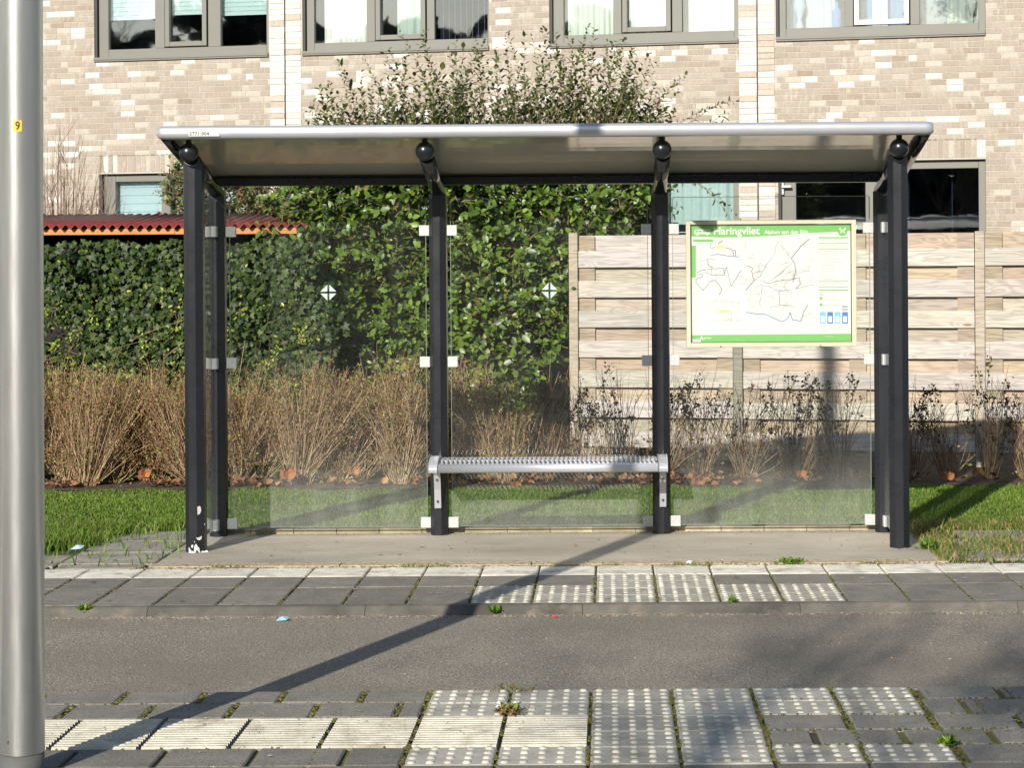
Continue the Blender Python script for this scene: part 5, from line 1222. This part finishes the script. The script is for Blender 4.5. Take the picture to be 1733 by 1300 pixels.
# ornaments on the sill of the upper right window
def ornament(px, py_, prof_, col, label):
    u, z = bu(px, py_, .20); b = MB(); K = 14; vs = []
    zb_ = upper[3][2] + .10
    for (r_, h_) in prof_:
        for k in range(K): vs.append((u + r_*math.cos(2*math.pi*k/K), .20 + r_*math.sin(2*math.pi*k/K), zb_ + h_))
    b.quadmesh(vs, [(j*K+k, j*K+(k+1)%K, (j+1)*K+(k+1)%K, (j+1)*K+k) for j in range(len(prof_)-1) for k in range(K)], col, smooth=True)
    o = b.build('ornament', M['curtain'], None, local=True); o.matrix_world = Matrix.Translation((0, 22.0, 0)) @ Matrix.Rotation(-TH, 4, 'Z'); tag(o, label, 'ornament')
ornament(1353, 20, [(.03,0),(.045,.05),(.02,.12),(.05,.2),(.07,.26),(.05,.36),(.03,.40)], (.30,.40,.55), 'blue and white vase in the upper right window, leftmost')
ornament(1416, 20, [(.045,0),(.05,.10),(.05,.2),(.02,.24),(.02,.3),(.001,.31)], (.10,.20,.45), 'blue bottle shaped ornament in the upper right window')
ornament(1645, 15, [(.03,0),(.01,.06),(.012,.12),(.04,.17),(.045,.28),(.02,.33)], (.45,.47,.45), 'pale glass ornament at the right end of the upper right window')

# ================================================================== TREES behind the viewer (they shade the lower right and show in the window panes)
def bare_tree(name, loc, hh, seed, label, spread=.55, leafn=0):
    rd = random.Random(seed); root = empty(name, loc); tag(root, label, 'tree'); b = MB(); tw = MB(); tips = []
    def grow(p, d, L_, r_, lv):
        pts = [Vector(p)]; q = Vector(p); dd = Vector(d); n = 4
        for i in range(n):
            dd = (dd + Vector((rd.gauss(0, .12), rd.gauss(0, .12), rd.gauss(.03, .08)))).normalized(); q = q + dd*L_/n; pts.append(q.copy())
        (b if lv < 2 else tw).tube(pts, [r_*(1 - .45*i/n) for i in range(n+1)], 7 if lv < 2 else 3, (.09,.07,.05), cap=False)
        if lv >= 5: tips.append(q); return
        for k in range(3 if lv else 4):
            a = rd.uniform(0, 6.28); s_ = rd.uniform(.45, 1.0)*spread*1.5; side = Vector((math.cos(a), math.sin(a), .15)); nd = (dd + side*s_).normalized()
            grow(pts[rd.choice([2, 3, 4, 4])], nd, L_*rd.uniform(.62, .8), r_*.52, lv + 1)
    grow(Vector(loc), Vector((0, 0, 1)), hh*.32, hh*.020, 0)
    b.build('trunk', M['bark'], root); tw.build('crown', M['bark'], root)
    if leafn:
        T = np.array([tuple(t_) for t_ in tips]); i = rng.integers(0, len(T), leafn); P = T[i] + rng.normal(0, .16, (leafn, 3))
        leaf_cloud('foliage', P, rng.normal(0, 1, (leafn, 3)), rng.normal(0, 1, (leafn, 3)), rng.uniform(.06, .12, leafn), pick(leafn, [(.03,.05,.02)], .2), LEAF_V, LEAF_F, M['leaf'], root)
    return root
bare_tree('bare_tree', (-3.9, -6.8, 0), 9.5, 3, 'bare tree across the road whose soft shadow falls on the right of the cycle path', leafn=500)
bare_tree('bare_tree', (-35.0, -14, 0), 16, 11, 'large bare tree mirrored in the upper left window')
bare_tree('bare_tree', (-30.5, -9, 0), 15, 12, 'bare tree mirrored at the left edge of the upper left window')
bare_tree('bare_tree', (7.5, -16, 0), 10, 13, 'bare tree mirrored in the lower right window')

n = 24000
x = rng.uniform(-110, 60, n); top = 8.0 + 4.6*np.clip((-22-x)/8, 0, 1) - 2.2*np.clip((-42-x)/6, 0, 1) + 1.6*np.sin(x*.23) + 1.0*np.sin(x*.71 + 1) + .5*np.sin(x*1.9); z = top*rng.uniform(0, 1, n)**.8; 
o = leaf_cloud('far_wood', np.c_[x, -34 + rng.normal(0, 1.5, n), z], rng.normal(0, 1, (n, 3)), rng.normal(0, 1, (n, 3)), rng.uniform(.8, 1.8, n), pick(n, [(.035,.038,.03), (.05,.042,.035), (.025,.03,.02)], .25), LEAF_V, LEAF_F, M['bark'], None, 1.4)
tag(o, 'dark belt of trees mirrored in the window panes', 'wood', kind='stuff')

ev = empty('evergreen_tree', (-3.1, -6.6, 0)); tag(ev, 'evergreen tree across the road shading the lower right corner of the paving', 'tree')
b = MB(); b.tube([(-3.1, -6.6, 0), (-3.05, -6.55, 4), (-3.1, -6.6, 8.0)], [.13, .09, .02], 10, (.09,.07,.05))
rd = random.Random(4); CL = []
for k in range(46):
    h_ = rd.uniform(4.6, 8.6); rr = 1.25*math.sqrt(max(.05, 1 - ((h_-6.5)/2.3)**2)); a_ = rd.uniform(0, 6.28); q_ = rd.uniform(.25, 1.0)*rr
    c_ = (-3.1 + q_*math.cos(a_), -6.6 + q_*math.sin(a_), h_); CL.append(c_); b.tube([(-3.09, -6.59, h_ - .5), c_], [.03, .008], 5, (.09,.07,.05))
b.build('trunk', M['bark'], ev)
n = 4300; i = rng.integers(0, len(CL), n); P = np.array(CL)[i] + rng.normal(0, .17, (n, 3))
leaf_cloud('crown', P, rng.normal(0, 1, (n, 3)), rng.normal(0, 1, (n, 3)), rng.uniform(.07, .13, n), pick(n, [(.03,.055,.02), (.045,.07,.02)], .2), LEAF_V, LEAF_F, M['leaf'], ev)
